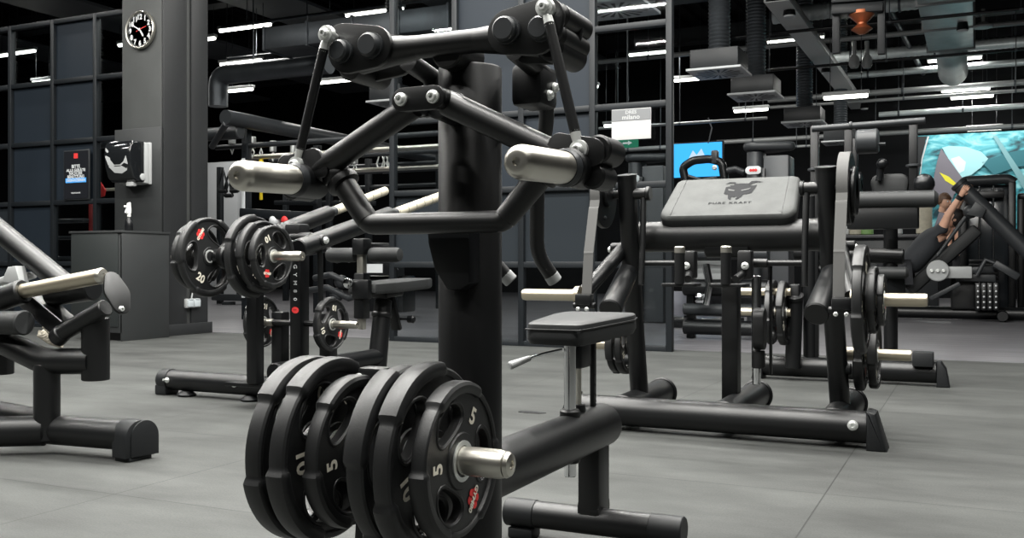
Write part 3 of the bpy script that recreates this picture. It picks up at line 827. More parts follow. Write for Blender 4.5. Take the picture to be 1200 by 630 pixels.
# logo: horned beetle mask traced as a flat print, then the name below
LG = [(410, 98), (440, 82), (490, 84), (494, 95), (517, 97), (530, 95), (580, 97), (596, 97), (612, 80), (650, 78), (712, 90), (650, 90), (625, 98), (618, 104), (600, 112),
      (640, 116), (664, 110), (660, 128), (640, 172), (600, 182), (582, 180), (574, 196), (556, 212), (537, 222), (528, 214), (540, 206), (532, 198), (514, 204), (500, 199), (490, 205), (497, 214), (490, 222), (470, 210), (462, 182), (445, 180), (425, 172), (424, 122), (445, 118), (462, 118), (450, 108), (480, 108), (486, 98), (470, 92), (440, 93)]
EYES = [[(448, 138), (505, 150), (500, 157), (455, 152)], [(552, 150), (628, 134), (612, 148), (560, 158)]]
def lp(px, py, lift=.0045):
    u = (px - 520) / 6 * .00345 + .02; vv = (170 - py) / 6 * .0066 + .02
    return pc + pu * u + pvv * vv + pw * lift
b = MB()
bm = bmesh.new(); vs = [bm.verts.new(lp(*p)) for p in LG]; es = [bm.edges.new((vs[i], vs[(i + 1) % len(vs)])) for i in range(len(vs))]
bmesh.ops.triangle_fill(bm, use_beauty=True, use_dissolve=False, edges=es)
b.from_bm(bm)
for e in EYES: b.add([lp(*p, .0056) for p in e], [[0, 1, 2, 3]], 1)
b.build('beetle_logo', [LOGO, PADG], pad)
b = MB(); add_text(b, 'PURE KRAFT', lp(498, 245), pu, pvv, .016, width=.19, bold=.02, spacing=1.25); b.build('name_print', LOGO, pad)
# upper stubs, hanging links and lower rod
for s in (-1, 1):
    b = MB(); b.cyl(P3(s * .42, 4.25, 1.07), P3(s * .335, 4.25, 1.07), .026, n=24); b.cyl(P3(s * .345, 4.25, 1.07), P3(s * .325, 4.25, 1.07), .032, n=24)
    b.cyl(P3(s * .44, 4.25, 1.07), P3(s * .55, 4.25, 1.07), .02, n=20)
    b.build('cross_stub', BLK, M3)
    b = MB(); b.tube([P3(s * .355, 4.24, 1.05), P3(s * .352, 4.22, .87), P3(s * .353, 4.2, .66)], .0135, 16); b.build('hanging_link', BLK, M3)
    b = MB(); b.cyl(P3(s * .36, 4.22, .757), P3(s * .13, 4.22, .757), .0125, n=16); b.cyl(P3(s * .14, 4.22, .757), P3(s * .2, 4.22, .757), .02, n=20)
    b.box(P3(s * .12, 4.15, .75), (.06, .06, .12), bev=.01)
    rd = b.build('push_rod', BLK, M3)
    MB().bolt(P3(s * .125, 4.118, .745), (0, -1, 0), .016, .012).build('bolt', ZNC, rd)
    b = MB(); b.cyl(P3(s * .095 - .004, 3.92, .67), P3(s * .095 - .004, 3.92, .80), .021, n=20)
    b.prism(rrect(.15, .1, .02), P3(s * .1 - .004, 3.96, .667), (1, 0, 0), (0, 1, 0), .014, .003)
    b.tube([P3(s * .1, 4.05, .69), P3(s * .12, 4.15, .72)], .016, 14)
    pn = b.build('handle_pin', BLK, M3)
    MB().cyl(P3(s * .095 - .004, 3.92, .795), P3(s * .095 - .004, 3.92, .825), .022, n=20, bev=.004).build('pin_cap', STL, pn)
# centre post, adjuster tube, foot pad
b = MB(); b.box(P3(-.03, 4.55, .38), (.075, .085, .62), bev=.01); b.build('centre_post', BLK, M3)
b = MB(); b.cyl(P3(.085, 4.55, .3), P3(.085, 4.55, .7), .022, n=24); b.cyl(P3(.085, 4.55, .2), P3(.085, 4.55, .3), .02, n=24); ad = b.build('adjuster_tube', CHR, M3)
b = MB(); b.prism(hull([(0, .36, .045), (0, .46, .045)]), P3(.11, 4.5, .05), (0, -1, 0), (0, 0, 1), .05, .006); b.cyl(P3(.1, 4.52, .28), P3(.1, 4.52, .36), .03, n=20)
b.build('adjuster_pad', RUB, M3)
b = MB(); b.box(P3(.15, 4.55, .5), (.012, .02, .5), bev=.002); b.build('adjuster_rail', BLK, M3)
# cam discs with belts, weight levers and sleeves
for s in (-1, 1):
    yc, zc, xc = 4.2, 1.06, s * .53
    b = MB(); b.cyl(P3(xc - .012, yc, zc), P3(xc + .012, yc, zc), .145, n=56, bev=.003)
    b.cyl(P3(xc - .03, yc, zc), P3(xc + .03, yc, zc), .05, n=28)
    b.cyl(P3(xc + s * .012, yc, zc - .01), P3(xc + s * .03, yc, zc - .01), .1, n=40, bev=.004)
    cm = b.build('cam_disc', BLK2, M3)
    for a in (20, 140, 260):
        a = math.radians(a)
        MB().bolt(P3(xc + .012, yc + .1 * math.cos(a), zc + .1 * math.sin(a)), (1, 0, 0), .01, .008).build('bolt', GRY, cm)
    # belt round the front of the cam and down
    pth = []
    for k in range(13):
        a = math.radians(70 + k * 10)
        pth.append((yc + .15 * math.cos(a), zc + .15 * math.sin(a)))
    pth += [(3.98, .8), (3.955, .62)]
    b = MB(); vs = []; fs = []; hw = .022
    dense = []
    for (a0, b0), (a1, b1) in zip(pth, pth[1:]):
        L = math.hypot(a1 - a0, b1 - b0); n = max(1, int(L / .012))
        for k in range(n): dense.append((a0 + (a1 - a0) * k / n, b0 + (b1 - b0) * k / n))
    dense.append(pth[-1])
    for i, (y, z) in enumerate(dense):
        j = min(i + 1, len(dense) - 1); k = max(j - 1, 0)
        ty, tz = dense[j][0] - dense[k][0], dense[j][1] - dense[k][1]; L = math.hypot(ty, tz); ny, nz = -tz / L, ty / L
        if ny > 0 and z < 1.0: ny, nz = -ny, -nz
        th = .004 if i % 2 else .0056
        xo = xc - s * .012
        for (dx, q) in ((-hw, 0), (hw, 0), (hw, th), (-hw, th)):
            vs.append(P3(xo + dx, y + ny * q, z + nz * q))
    for i in range(len(dense) - 1):
        for k in range(4):
            k2 = (k + 1) % 4; fs.append([i * 4 + k, i * 4 + k2, i * 4 + 4 + k2, i * 4 + 4 + k])
    fs.append([0, 1, 2, 3]); fs.append([len(vs) - 4 + k for k in range(4)])
    b.add(vs, fs); b.build('drive_belt', BLT, M3, ang=20)
    b = MB(); b.box(P3(xc, 3.96, .6), (.075, .05, .05), bev=.008); b.cyl(P3(xc - .05, 3.96, .575), P3(xc + .05, 3.96, .575), .014, n=16)
    cl_ = b.build('belt_clamp', BLK2, M3)
    for q in (-.02, .02): MB().bolt(P3(xc + q, 3.934, .56), (0, -1, 0), .009, .012).build('bolt', ZNC, cl_)
    # weight arm from the upright pivot down to the sleeve, and its shorter twin
    b = MB(); b.tube([P3(s * .475, 4.33, .83), P3(s * .56, 4.03, .625)], .033, 24); b.cyl(P3(s * .45, 4.33, .83), P3(s * .54, 4.33, .83), .022, n=20)
    wa = b.build('weight_arm', BLK2, M3)
    MB().bolt(P3(s * .54, 4.33, .82), (s, 0, 0), .017, .014).build('bolt', ZNC, wa)
    b = MB(); b.cyl(P3(s * .455, 4.36, .74), P3(s * .428, 4.0, .555), .046, .05, n=28); st_ = b.build('stop_arm', BLK, M3)
    b = MB(); b.lathe(P3(s * .56, 3.985, .617), (s, 0, 0), [(.04, 0), (.04, .02), (.0255, .022), (.0255, .262), (.023, .272), (.008, .274), (0, .272)], 28)
    b.build('plate_sleeve', CRM, M3)
    b = MB(); b.cyl(P3(s * .46, 4.56, .358), P3(s * .52, 4.56, .358), .03, n=20); b.lathe(P3(s * .5, 4.56, .358), (s, 0, 0), [(.0245, 0), (.0245, .235), (.022, .245), (0, .245)], 28)
    b.build('storage_horn', CRM, M3)
G3 = 'rubber plates on the chest pad machine'
plate('20', X3 + .565 + .035, 3.985, .617, 'big plate on edge beside the belt of the chest pad machine', G3, 15)
plate('5', X3 + .64, 3.985, .617, 'small plate against the steel sleeve of the chest pad machine', G3, 70)
plate('1', X3 + .672, 3.985, .617, 'smallest plate nearest the sleeve tip of the chest pad machine', G3, 40)
plate('15', X3 + .54, 4.56, .358, 'low stored plate seen on edge under the big belt-side plate', G3, 5, R=.165)
plate('10', X3 + .595, 4.56, .358, 'outer low stored plate against the lower sleeve of the chest pad machine', G3, 65, R=.15)
plate('10', X3 - .545, 4.56, .358, 'low stored plate nearest the upright under the small grey seat', G3, 30, R=.14)
plate('10', X3 - .59, 4.56, .358, 'outer low stored plate partly hidden under the small grey seat', G3, 80, R=.14)
# ================================================================== PEOPLE
def skin_body(name, joints, edges, mats, parent, root=0, sub=2, paint=None):
    me = bpy.data.meshes.new(name)
    off = WORLD[parent.name]
    me.from_pydata([tuple(V(p) - off) for p, r in joints], edges, [])
    o = bpy.data.objects.new(name, me); COL.objects.link(o); o.parent = parent; WORLD[o.name] = off
    md = o.modifiers.new('skin', 'SKIN'); md.use_smooth_shade = True; md.branch_smoothing = .4
    for i, (p, r) in enumerate(joints):
        sv = me.skin_vertices[0].data[i]; sv.radius = r if isinstance(r, tuple) else (r, r); sv.use_root = (i == root)
    sd = o.modifiers.new('sub', 'SUBSURF'); sd.levels = sub; sd.render_levels = sub
    for m in (mats if isinstance(mats, list) else [mats]): me.materials.append(m)
    return o

def head(parent, c, look, up, r, hair, nm='hair', beard=False):
    """head with face, ears and hair; c centre, look = facing direction"""
    look = V(look).normalized(); up = (V(up) - look * V(up).dot(look)).normalized(); side = look.cross(up)
    def W(s, l, u): return V(c) + side * s * r + look * l * r + up * u * r
    mb = MB()
    n, m_ = 24, 16; vs, fs = [], []
    for i in range(m_ + 1):
        t = PI * i / m_; zz = math.cos(t)
        for k in range(n):
            a = 2 * PI * k / n; s = math.sin(t) * math.cos(a); l = math.sin(t) * math.sin(a)
            wd = .76 * (1 - .22 * max(0, -zz) ** 1.5); dp = .92 * (1 - .12 * max(0, -zz))
            l2 = l * dp + (.10 if zz < -.2 and l > 0 else 0) * l
            if l > .75 and -.25 < zz < .25: l2 -= .04 if abs(abs(s) - .3) < .2 else 0
            vs.append(W(s * wd, l2, zz * 1.12))
    for i in range(m_):
        for k in range(n):
            k2 = (k + 1) % n; fs.append([i * n + k, i * n + k2, (i + 1) * n + k2, (i + 1) * n + k])
    mb.add(vs, fs)
    mb.tube([W(0, .86, .16), W(0, 1.02, -.12), W(0, 1.06, -.2), W(0, .9, -.26)], [r * .07, r * .1, r * .12, r * .07], 8)      # nose
    for q in (-1, 1):
        mb.lathe(W(q * .74, -.05, -.02), side * q, [(r * .2, 0), (r * .22, r * .06), (r * .12, r * .1), (0, r * .08)], 12)             # ears
    mb.tube([W(-.24, .8, -.52), W(0, .89, -.5), W(.24, .8, -.52)], r * .045, 8)                                                     # lips
    mb.cyl(W(0, -.15, -.7), W(0, -.3, -1.5), r * .5, n=16)
    h = mb.build('head', SKIN, parent)
    b = MB()
    for q in (-1, 1): b.ball(W(q * .29, .8, .04), r * .11, 10)
    b.build('eye', PWH, h)
    hb = MB(); vs, fs = [], []
    N2 = 18
    for i in range(N2 + 1):
        t = PI * .62 * i / N2
        for k in range(28):
            a = 2 * PI * k / 28; zz = math.cos(t); s = math.sin(t) * math.cos(a); l = math.sin(t) * math.sin(a)
            zz2 = max(zz, .28) if l > .25 else (max(zz, -.2) if l > -.2 else zz)
            j = 1.06 + .03 * math.sin(9 * a + 5 * t)
            vs.append(W(s * .8 * j, (l * .96 - .05) * j, zz2 * 1.17 * j))
    for i in range(N2):
        for k in range(28):
            k2 = (k + 1) % 28; fs.append([i * 28 + k, i * 28 + k2, (i + 1) * 28 + k2, (i + 1) * 28 + k])
    hb.add(vs, fs).build(nm, hair, h)
    return h

def hand(parent, wrist, dirn, palm_n, s=1.0):
    """gripping hand: palm, four curled fingers, thumb"""
    d = V(dirn).normalized(); n = (V(palm_n) - d * V(palm_n).dot(d)).normalized(); sd = d.cross(n)
    w = V(wrist); b = MB()
    b.tube([w - d * .01, w + d * .04 * s, w + d * .09 * s], [.026 * s, .036 * s, .04 * s], 12)
    for k, L in ((-1.5, .85), (-.5, 1), (.5, .95), (1.5, .75)):
        a = w + d * .085 * s + sd * k * .019 * s
        b.tube([a, a + d * .035 * s * L + n * .008 * s, a + d * .045 * s * L + n * .04 * s * L, a + d * .02 * s * L + n * .062 * s * L, a - d * .005 * s + n * .06 * s * L], [.0095 * s, .0095 * s, .0088 * s, .008 * s, .006 * s], 8)
    a = w + d * .035 * s - sd * .032 * s
    b.tube([a, a + d * .03 * s - sd * .02 * s + n * .015 * s, a + d * .045 * s - sd * .01 * s + n * .05 * s], [.012 * s, .011 * s, .008 * s], 8)
    return b.build('hand', SKIN, parent)

YM_ = 14.42
def pm(px, py, dy=0.0): return at_y(px, py, YM_ + dy)
MAN = thing('person', 'man in black shirt lying back on the reclined machine, arms raised to the lever', 'person', (pm(1070, 330).x, YM_, .4))
hip = pm(1061, 316, -.12); chest = pm(1089, 283, -.12); neck = pm(1110, 266, -.1); shn = pm(1103, 271, -.19); shf = pm(1106, 268, .2)
elN = pm(1112, 250, -.3); wrN = pm(1126, 229, -.36); elF = pm(1118, 248, .2); wrF = pm(1130, 228, .1)
knN = pm(1033, 300, -.14); knF = pm(1036, 298, .16); anN = pm(1034, 342, -.14); anF = pm(1037, 340, .16); toN = pm(1022, 347, -.14); toF = pm(1025, 345, .16)
# one continuous body
J = [(hip, (.2, .15)), (hip.lerp(chest, .5), (.2, .14)), (chest, (.22, .16)), (neck, (.075, .075)),
     (shn, .085), (shn.lerp(elN, .5), .062), (elN, .05), (elN.lerp(wrN, .5), .046), (wrN, .032),
     (shf, .085), (elF, .052), (wrF, .032),
     (hip + V((-.06, -.12, -.02)), .12), (knN, .075), (anN, .045), (toN, .035), (hip + V((-.06, .12, -.02)), .12), (knF, .075), (anF, .045), (toF, .035),
     (neck + (neck - chest) * .12, .06)]
E_ = [(0, 1), (1, 2), (2, 3), (2, 4), (4, 5), (5, 6), (6, 7), (7, 8), (2, 9), (9, 10), (10, 11), (0, 12), (12, 13), (13, 14), (14, 15), (0, 16), (16, 17), (17, 18), (18, 19), (3, 20)]
skin_body('body', J, E_, SKIN, MAN)
# shirt with short sleeves over the torso
JS = [(hip + (hip - chest) * .06, (.25, .19)), (hip.lerp(chest, .5), (.25, .19)), (chest, (.265, .2)), (neck - (neck - chest) * .3, (.13, .12)), (shn, .105), (shn.lerp(elN, .42), .085), (shf, .105), (shf.lerp(elF, .42), .085)]
skin_body('shirt', JS, [(0, 1), (1, 2), (2, 3), (2, 4), (4, 5), (2, 6), (6, 7)], SHIRT, MAN)
JT = [(hip, (.21, .17)), (hip + V((-.06, -.12, -.02)), .135), (knN, .09), (knN.lerp(anN, .85), .06), (hip + V((-.06, .12, -.02)), .135), (knF, .09), (knF.lerp(anF, .85), .06)]
skin_body('trousers', JT, [(0, 1), (1, 2), (2, 3), (0, 4), (4, 5), (5, 6)], mat('black_trousers', (.014, .015, .018), .8), MAN)
for a_, t_ in ((anN, toN), (anF, toF)):
    b = MB(); b.tube([a_ + V((.05, 0, -.06)), a_ + V((0, 0, -.05)), a_.lerp(t_, .6) + V((0, 0, -.04)), t_ + V((-.06, 0, -.03))], [.05, .06, .055, .04], 14); b.build('shoe', LGRY, MAN)
hd_ = head(MAN, pm(1117, 256), V((-.62, -.25, .72)), V((.7, 0, .7)), .125, HAIR)
for w_, e_ in ((wrN, elN), (wrF, elF)): hand(MAN, w_, w_ - e_, V((.3, .6, .5)), 1.1)
b = MB(); d = (wrN - elN).normalized(); b.lathe(wrN - d * .06, d, [(.04, 0), (.046, .005), (.046, .05), (.04, .055)], 20); b.build('wrist_strap', PLA, MAN)

# second person, standing further back; the head shows above the man's arm
bx = at_y(1107, 236, 17.2)
P2_ = thing('person', 'brown-haired person in dark clothes standing behind the reclined man, head visible above his arm', 'person', (bx.x, 17.2, 0))
H = bx.z + .12; x, y = bx.x, 17.2
x += .3
J = [((x, y, H * .53), (.15, .11)), ((x, y, H * .66), (.14, .1)), ((x - .06, y, H * .79), (.17, .11)), ((x - .2, y, H * .86), .06),
     ((x - .19, y, H * .81), .06), ((x - .24, y - .02, H * .63), .045), ((x - .2, y - .16, H * .52), .033), ((x + .19, y, H * .81), .06), ((x + .24, y - .02, H * .63), .045), ((x + .2, y - .16, H * .52), .033),
     ((x - .09, y, H * .48), .1), ((x - .1, y, H * .27), .065), ((x - .1, y, .08), .045), ((x - .1, y - .14, .04), .035), ((x + .09, y, H * .48), .1), ((x + .1, y, H * .27), .065), ((x + .1, y, .08), .045), ((x + .1, y - .14, .04), .035)]
E_ = [(0, 1), (1, 2), (2, 3), (2, 4), (4, 5), (5, 6), (2, 7), (7, 8), (8, 9), (0, 10), (10, 11), (11, 12), (12, 13), (0, 14), (14, 15), (15, 16), (16, 17)]
skin_body('body', J, E_, SKIN, P2_)
JS = [((x, y, H * .5), (.17, .13)), ((x, y, H * .66), (.16, .115)), ((x - .06, y, H * .79), (.19, .125)), ((x - .14, y, H * .83), .09), ((x - .19, y, H * .81), .075), ((x - .22, y - .01, H * .7), .06), ((x + .19, y, H * .81), .075), ((x + .22, y - .01, H * .7), .06)]
skin_body('shirt', JS, [(0, 1), (1, 2), (2, 3), (2, 4), (4, 5), (2, 6), (6, 7)], SHIRT, P2_)
JT = [((x, y, H * .52), (.165, .125)), ((x - .09, y, H * .47), .115), ((x - .1, y, H * .27), .08), ((x - .1, y, .1), .06), ((x + .09, y, H * .47), .115), ((x + .1, y, H * .27), .08), ((x + .1, y, .1), .06)]
skin_body('trousers', JT, [(0, 1), (1, 2), (2, 3), (0, 4), (4, 5), (5, 6)], bpy.data.materials['black_trousers'], P2_)
for q in (-.1, .1):
    b = MB(); b.tube([(x + q, y + .06, .05), (x + q, y - .04, .05), (x + q, y - .18, .035)], [.045, .052, .035], 14); b.build('shoe', LGRY, P2_)
head(P2_, (bx.x, y, bx.z), V((.75, -.65, -.1)), V((0, 0, 1)), .115, BRN)
for q in (-1, 1): hand(P2_, (x + q * .2, y - .16, H * .52), V((0, -.4, -1)), V((-q, 0, 0)), 1.0)
# ================================================================== CROPPED MACHINE AT THE PICTURE EDGE
YL = 2.74
def p0(px, py, dy=0.0): return at_y(px, py, YL + dy)
M0 = thing('hip_thrust_machine', 'black tubular machine with an oval end plate, cut off by the picture edge', 'gym machine', (p0(55, 515).x, YL, 0))
pc0 = p0(55, 480)
b = MB(); b.cyl((pc0.x, YL, .05), (pc0.x, YL, p0(55, 425).z), .05, n=32); b.build('post', BLK, M0)
b = MB(); b.cyl((pc0.x - .02, YL + .02, .09), (p0(150, 510).x, YL + .06, .09), .058, n=36); b.cyl((pc0.x, YL, .09), (pc0.x - .42, YL - .28, .09), .06, n=36)
b.build('foot_tube', BLK, M0)
e = p0(150, 510)
arch = [(-.064, -.075)] + [(.064 * math.cos(PI - k * PI / 16), .0 + .066 * math.sin(k * PI / 16)) for k in range(17)] + [(.064, -.075)]
b = MB(); b.prism(arch, (e.x - .03, YL + .055, .09), (.16, 1, 0), (0, 0, 1), .09, .004); b.prism([(x * .95, z * .97) for x, z in arch], (e.x + .017, YL + .065, .09), (.16, 1, 0), (0, 0, 1), .012, .003)
b.box((e.x - .03, YL + .055, .008), (.08, .11, .016), bev=.004); b.build('end_cap', CAPM, M0)
b = MB(); b.cyl((pc0.x - 1.0, YL + .3, .1), (pc0.x - .12, YL + .1, .1), .05, n=30); b.build('rear_foot_tube', BLK2, M0)
b = MB(); b.cyl(p0(3, 438, .1), p0(3, 395, .1), .045, n=28, bev=.003); b.build('second_drop_tube', BLK, M0)
b = MB(); b.tube([p0(-60, 345, -.02), p0(0, 398), p0(52, 423), p0(110, 423, .04)], .052, 28, fil=.05); b.build('carrier_tube', BLK, M0)
b = MB(); a = p0(112, 445, .05); c = p0(112, 372, .05); b.cyl(a, c, .053, n=36, bev=.003); b.build('drop_tube', BLK, M0)
o = p0(127, 343) + V((.012, .03, 0))
b = MB(); uu = (p0(118, 322) - p0(131, 362)).normalized(); b.prism(hull([(0, .055, .032), (0, -.055, .034), (0, 0, .05)]), o, V((.30, .95, 0)), uu, .014, .002)
pl0 = b.build('oval_end_plate', BLK, M0)
MB().bolt(p0(131, 362, .0) + V((.022, .024, 0)), V((.95, -.30, 0)), .012, .014).build('bolt', ZNC, pl0)
b = MB(); b.cyl(p0(0, 350, -.02), p0(28, 341), .05, n=28, bev=.006); b.lathe(p0(20, 343), p0(118, 322) - p0(20, 343), [(.03, 0), (.042, .004), (.042, .018), (.03, .022)], 28); b.build('sleeve_hub', BLK, M0)
b = MB(); a, c = p0(22, 342), p0(120, 323); b.lathe(a, c - a, [(.03, 0), (.03, (c - a).length - .01), (.027, (c - a).length), (.01, (c - a).length + .001), (.009, (c - a).length - .004), (0, (c - a).length - .004)], 32); b.build('plate_sleeve', CRM, M0)
b = MB(); dd = (c - a).normalized(); b.lathe(c - dd * .012, dd, [(.0, 0), (.0315, .0), (.0315, .01), (.026, .018), (.01, .019), (.009, .015), (0, .015)], 28); b.build('sleeve_cap', STL, M0)
b = MB(); b.cyl(p0(70, 392), p0(124, 360, .02), .034, n=28); b.cyl(p0(66, 397), p0(74, 389), .037, n=28); b.build('link_tube', BLK, M0)
b = MB(); b.cyl(p0(-40, 238, .25), p0(82, 338, .2), .047, n=32); b.build('diagonal_tube', BLK, M0)
b = MB(); b.bar(p0(28, 342, .1), p0(80, 386, .08), .09, .08, bev=.01); b.cyl(p0(60, 345, .1), p0(110, 338, .1), .048, n=28); b.build('cross_head', BLK2, M0)
b = MB(); b.cyl(p0(-60, 378, -.06), p0(28, 378, -.06), .047, n=32, bev=.004); b.cyl(p0(26, 378, -.06), p0(29, 378, -.06), .05, n=32); b.build('roller_pad', LEA, M0)
b = MB(); b.bar(p0(-10, 335, .2), p0(32, 322, .2), .1, .03, bev=.008); b.prism([(-.07, -.02), (.05, -.03), (.02, .05), (-.03, .045)], p0(20, 325, .16), (1, 0, 0), (0, 0, 1), .05, .006); b.build('foot_plate', LGRY, M0)
b = MB()
def rope(pts, r, tw):
    out = []
    N = len(pts) * 14
    for s in range(3):
        q = []
        for i in range(N + 1):
            t = i / N * (len(pts) - 1); k = min(int(t), len(pts) - 2); f = t - k
            p = V(pts[k]).lerp(V(pts[k + 1]), f); a = t * tw + s * 2 * PI / 3
            q.append(p + V((math.cos(a) * r, .5 * r * math.sin(a), math.sin(a) * r)))
        b.tube(q, r * .95, 8)
rope([p0(54, 380, .3), p0(62, 388, .3), p0(74, 397, .3)], .011, 9)
rope([p0(48, 390, .32), p0(60, 398, .32), p0(72, 402, .32)], .011, 9)
tag(b.build('twisted_rope', [mat('grey_beige_rope', (.36, .33, .27), .8, var=.3, vscale=60)], loc=p0(60, 390, .3)), 'short twisted grey rope lying over the oval-plate machine carrier tube', 'rope')

# ================================================================== MACHINE WITH OVERHEAD BAR AND LONG ROLLER (behind the chest pad machine)
M4 = thing('roller_machine', 'black machine with long grey roller pad, drum and overhead bar near the mural', 'gym machine', (-.75, 6.6, 0))
b = MB(); b.cyl((-1.28, 6.6, .085), (-.22, 6.6, .085), .067, n=36); b.build('foot_tube', BLK2, M4)
for s, d in ((1, -.22), (-1, -1.28)):
    b = MB(); b.prism([(s * -.005, .0), (s * .07, .0), (s * .05, .11), (s * .02, .155), (s * -.005, .157)], (d, 6.6, 0), (1, 0, 0), (0, 0, 1), .138, .012); b.build('end_cap', CAPM, M4)
for (x, y, z0, z1, r) in ((-.985, 6.62, .08, 1.2, .043), (-.5, 6.72, .08, 1.2, .043)):
    b = MB(); b.cyl((x, y, z0), (x, y, z1), r, n=24); b.build('upright', BLK2, M4)
b = MB(); b.cyl((-1.075, 6.5, .08), (-1.06, 6.5, .55), .05, n=28); b.lathe((-1.06, 6.48, .555), (.05, -.5, 1), [(.056, -.02), (.056, 0), (0, .002)], 28); b.build('stub_post', BLK2, M4)
for x, zb in ((-.955, .15), (-.745, 1.0), (-.36, 1.1)):
    b = MB(); b.box((x, 6.62, (1.65 + zb) / 2), (.05, .05, 1.65 - zb), bev=.006); fr = b.build('tall_post', BLK2, M4)
    MB().lathe((x, 6.62, 1.36), (0, 0, 1), [(.035, 0), (.045, .004), (.045, .014), (.035, .018)], 20).build('collar', GRY, fr)
b = MB(); b.cyl((-.97, 6.6, 1.632), (-.29, 6.6, 1.645), .021, n=24); b.lathe((-.5, 6.6, 1.64), (1, 0, 0), [(.022, -.24), (.026, -.235), (.026, -.225), (.022, -.22)], 20); b.build('overhead_bar', GRY, M4)
b = MB(); b.cyl((-.695, 6.58, 1.53), (-.56, 6.58, 1.53), .078, n=40, bev=.01); b.cyl((-.56, 6.58, 1.51), (-.52, 6.58, 1.51), .01, n=12); b.build('drum', GRY, M4)
b = MB(); b.box((-.70, 6.58, 1.38), (.03, .05, .34), bev=.006); b.cyl((-.71, 6.58, 1.28), (-.66, 6.58, 1.28), .06, n=28); b.cyl((-.7, 6.55, 1.2), (-.66, 6.55, 1.2), .1, n=36); b.build('pulley_arm', BLK2, M4)
b = MB(); b.prism(hull([(-.07, -.06, .03), (.07, -.06, .03), (-.06, .03, .055), (.06, .03, .055)]), (-.5, 6.66, 1.24), (1, 0, 0), (0, 0, 1), .07, .02); b.build('head_pad', LEA, M4)
b = MB(); b.tube([(-.56, 6.6, 1.28), (-.55, 6.6, 1.35), (-.53, 6.58, 1.40)], .022, 12); b.ball((-.54, 6.58, 1.385), .035, 12); b.build('pivot_joint', PLA, M4)
b = MB(); b.cyl((-.68, 6.4, 1.15), (-.21, 6.4, 1.145), .052, n=32, bev=.02); b.build('long_roller_pad', LEA, M4)
b = MB(); b.box((-.525, 6.45, 1.04), (.41, .13, .14), bev=.01); b.build('roller_carrier', BLK2, M4)
b = MB(); b.cyl((-1.1, 6.7, .83), (-.42, 6.7, .8), .05, n=28); b.cyl((-.95, 6.65, .72), (-.62, 6.65, .72), .028, n=20); b.build('cross_tube', BLK2, M4)
b = MB(); b.cyl((-.60, 6.5, .70), (-.38, 6.5, .70), .037, n=28, bev=.015); b.build('small_roller', LEA, M4)
b = MB(); b.prism(hull([(0, .56, .06), (0, .68, .05)]), (-.46, 6.55, 0), (1, .4, 0), (0, 0, 1), .05, .008); b.build('foot_pad', PLA, M4)
for z, x0, x1 in ((.575, -1.42, -1.2), (.443, -1.45, -1.17)):
    b = MB(); b.lathe((-1.08, 6.45, z), (-1, 0, 0), [(.025, 0), (.025, .33), (.022, .34), (0, .34)], 24); b.build('plate_sleeve', CRM, M4)
b = MB(); b.box((-1.06, 6.5, .5), (.06, .08, .25), bev=.01); b.build('sleeve_block', BLK2, M4)
b = MB(); b.ball((-.29, 6.45, 1.24), .062, 18); b.cyl((-.29, 6.45, 1.14), (-.29, 6.45, 1.2), .03, n=14); b.build('ball_joint', PLA, M4)
b = MB(); b.box((-.3, 6.55, .17), (.12, .1, .09), bev=.006); b.build('bumper_block', CAPM, M4)
G4 = 'rubber plates on the roller machine'
plate('20', -1.12, 6.45, .443, 'plate seen obliquely on the roller machine, nearer its stub post', G4, 40)
plate('20', -1.195, 6.45, .443, 'outer plate of the pair seen beyond the chest pad machine', G4, 10)

# ================================================================== PULLOVER MACHINE WITH THE MAN
YP = 14.6
def pp(px, py, dy=0.0): return at_y(px, py, YP + dy)
M5 = thing('pullover_machine', 'black reclined machine with steep back pad and thick diagonal lever, a man lying on it', 'gym machine', (pp(1100, 358).x, YP, 0))
b = MB(); b.cyl((-1.35, YP, .1), (.75, YP, .1), .085, n=24); b.cyl((.3, YP - .4, .08), (.3, YP + .5, .08), .07, n=20); b.build('base_rail', BLK2, M5)
b = MB(); b.bar(pp(1068, 342), pp(1143, 272), .42, .13, up=(0, 1, 0), bev=.04); b.bar(pp(1060, 340, .05), pp(1075, 350, .05), .42, .3, up=(0, 1, 0), bev=.04)
M5b = MB(); M5b.bar(pp(1066, 340, -.1), pp(1146, 268, -.1), .5, .17, up=V((-.7, 0, .7)), bev=.04); M5b.build('back_pad', LEA, M5)
b = MB(); b.bar(pp(1040, 324), pp(1075, 336), .45, .12, bev=.04); b.build('seat_pad', LEA, M5)
b = MB(); b.cyl(pp(1122, 214, -.45), pp(1215, 305, -.45), .1, n=28); b.cyl(pp(1126, 218, -.45), pp(1122, 214, -.45), .11, n=28); b.build('diagonal_lever', GRY, M5)
b = MB(); b.prism([(-.1, -.07), (.08, -.11), (.13, 0), (0, .1)], pp(1143, 245, -.58), (1, 0, 0), (0, 0, 1), .05, .01); b.build('lever_bracket', GRY, M5)
b = MB(); b.cyl(pp(1098, 300, -.5), pp(1139, 244, -.5), .025, n=14); b.ball(pp(1137, 248, -.5), .09, 14); b.build('link_rod', GRY, M5)
b = MB(); b.cyl(pp(1099, 317, -.5), pp(1099, 317, -.42), .14, n=40, bev=.01); b.box(pp(1115, 319, -.4), (.5, .07, .16), bev=.02); dk = b.build('cam_disc', LGRY, M5)
for q in (-7, 0, 7): MB().bolt(pp(1099 + q, 317, -.51), (0, -1, 0), .026, .03).build('bolt', ZNC, dk)
b = MB(); b.bar(pp(1118, 318, -.2), pp(1165, 315, -.2), .1, .09, bev=.015); b.bar(pp(1120, 325, -.25), pp(1167, 326, -.25), .1, .1, bev=.015); b.build('rear_frame', GRY, M5)
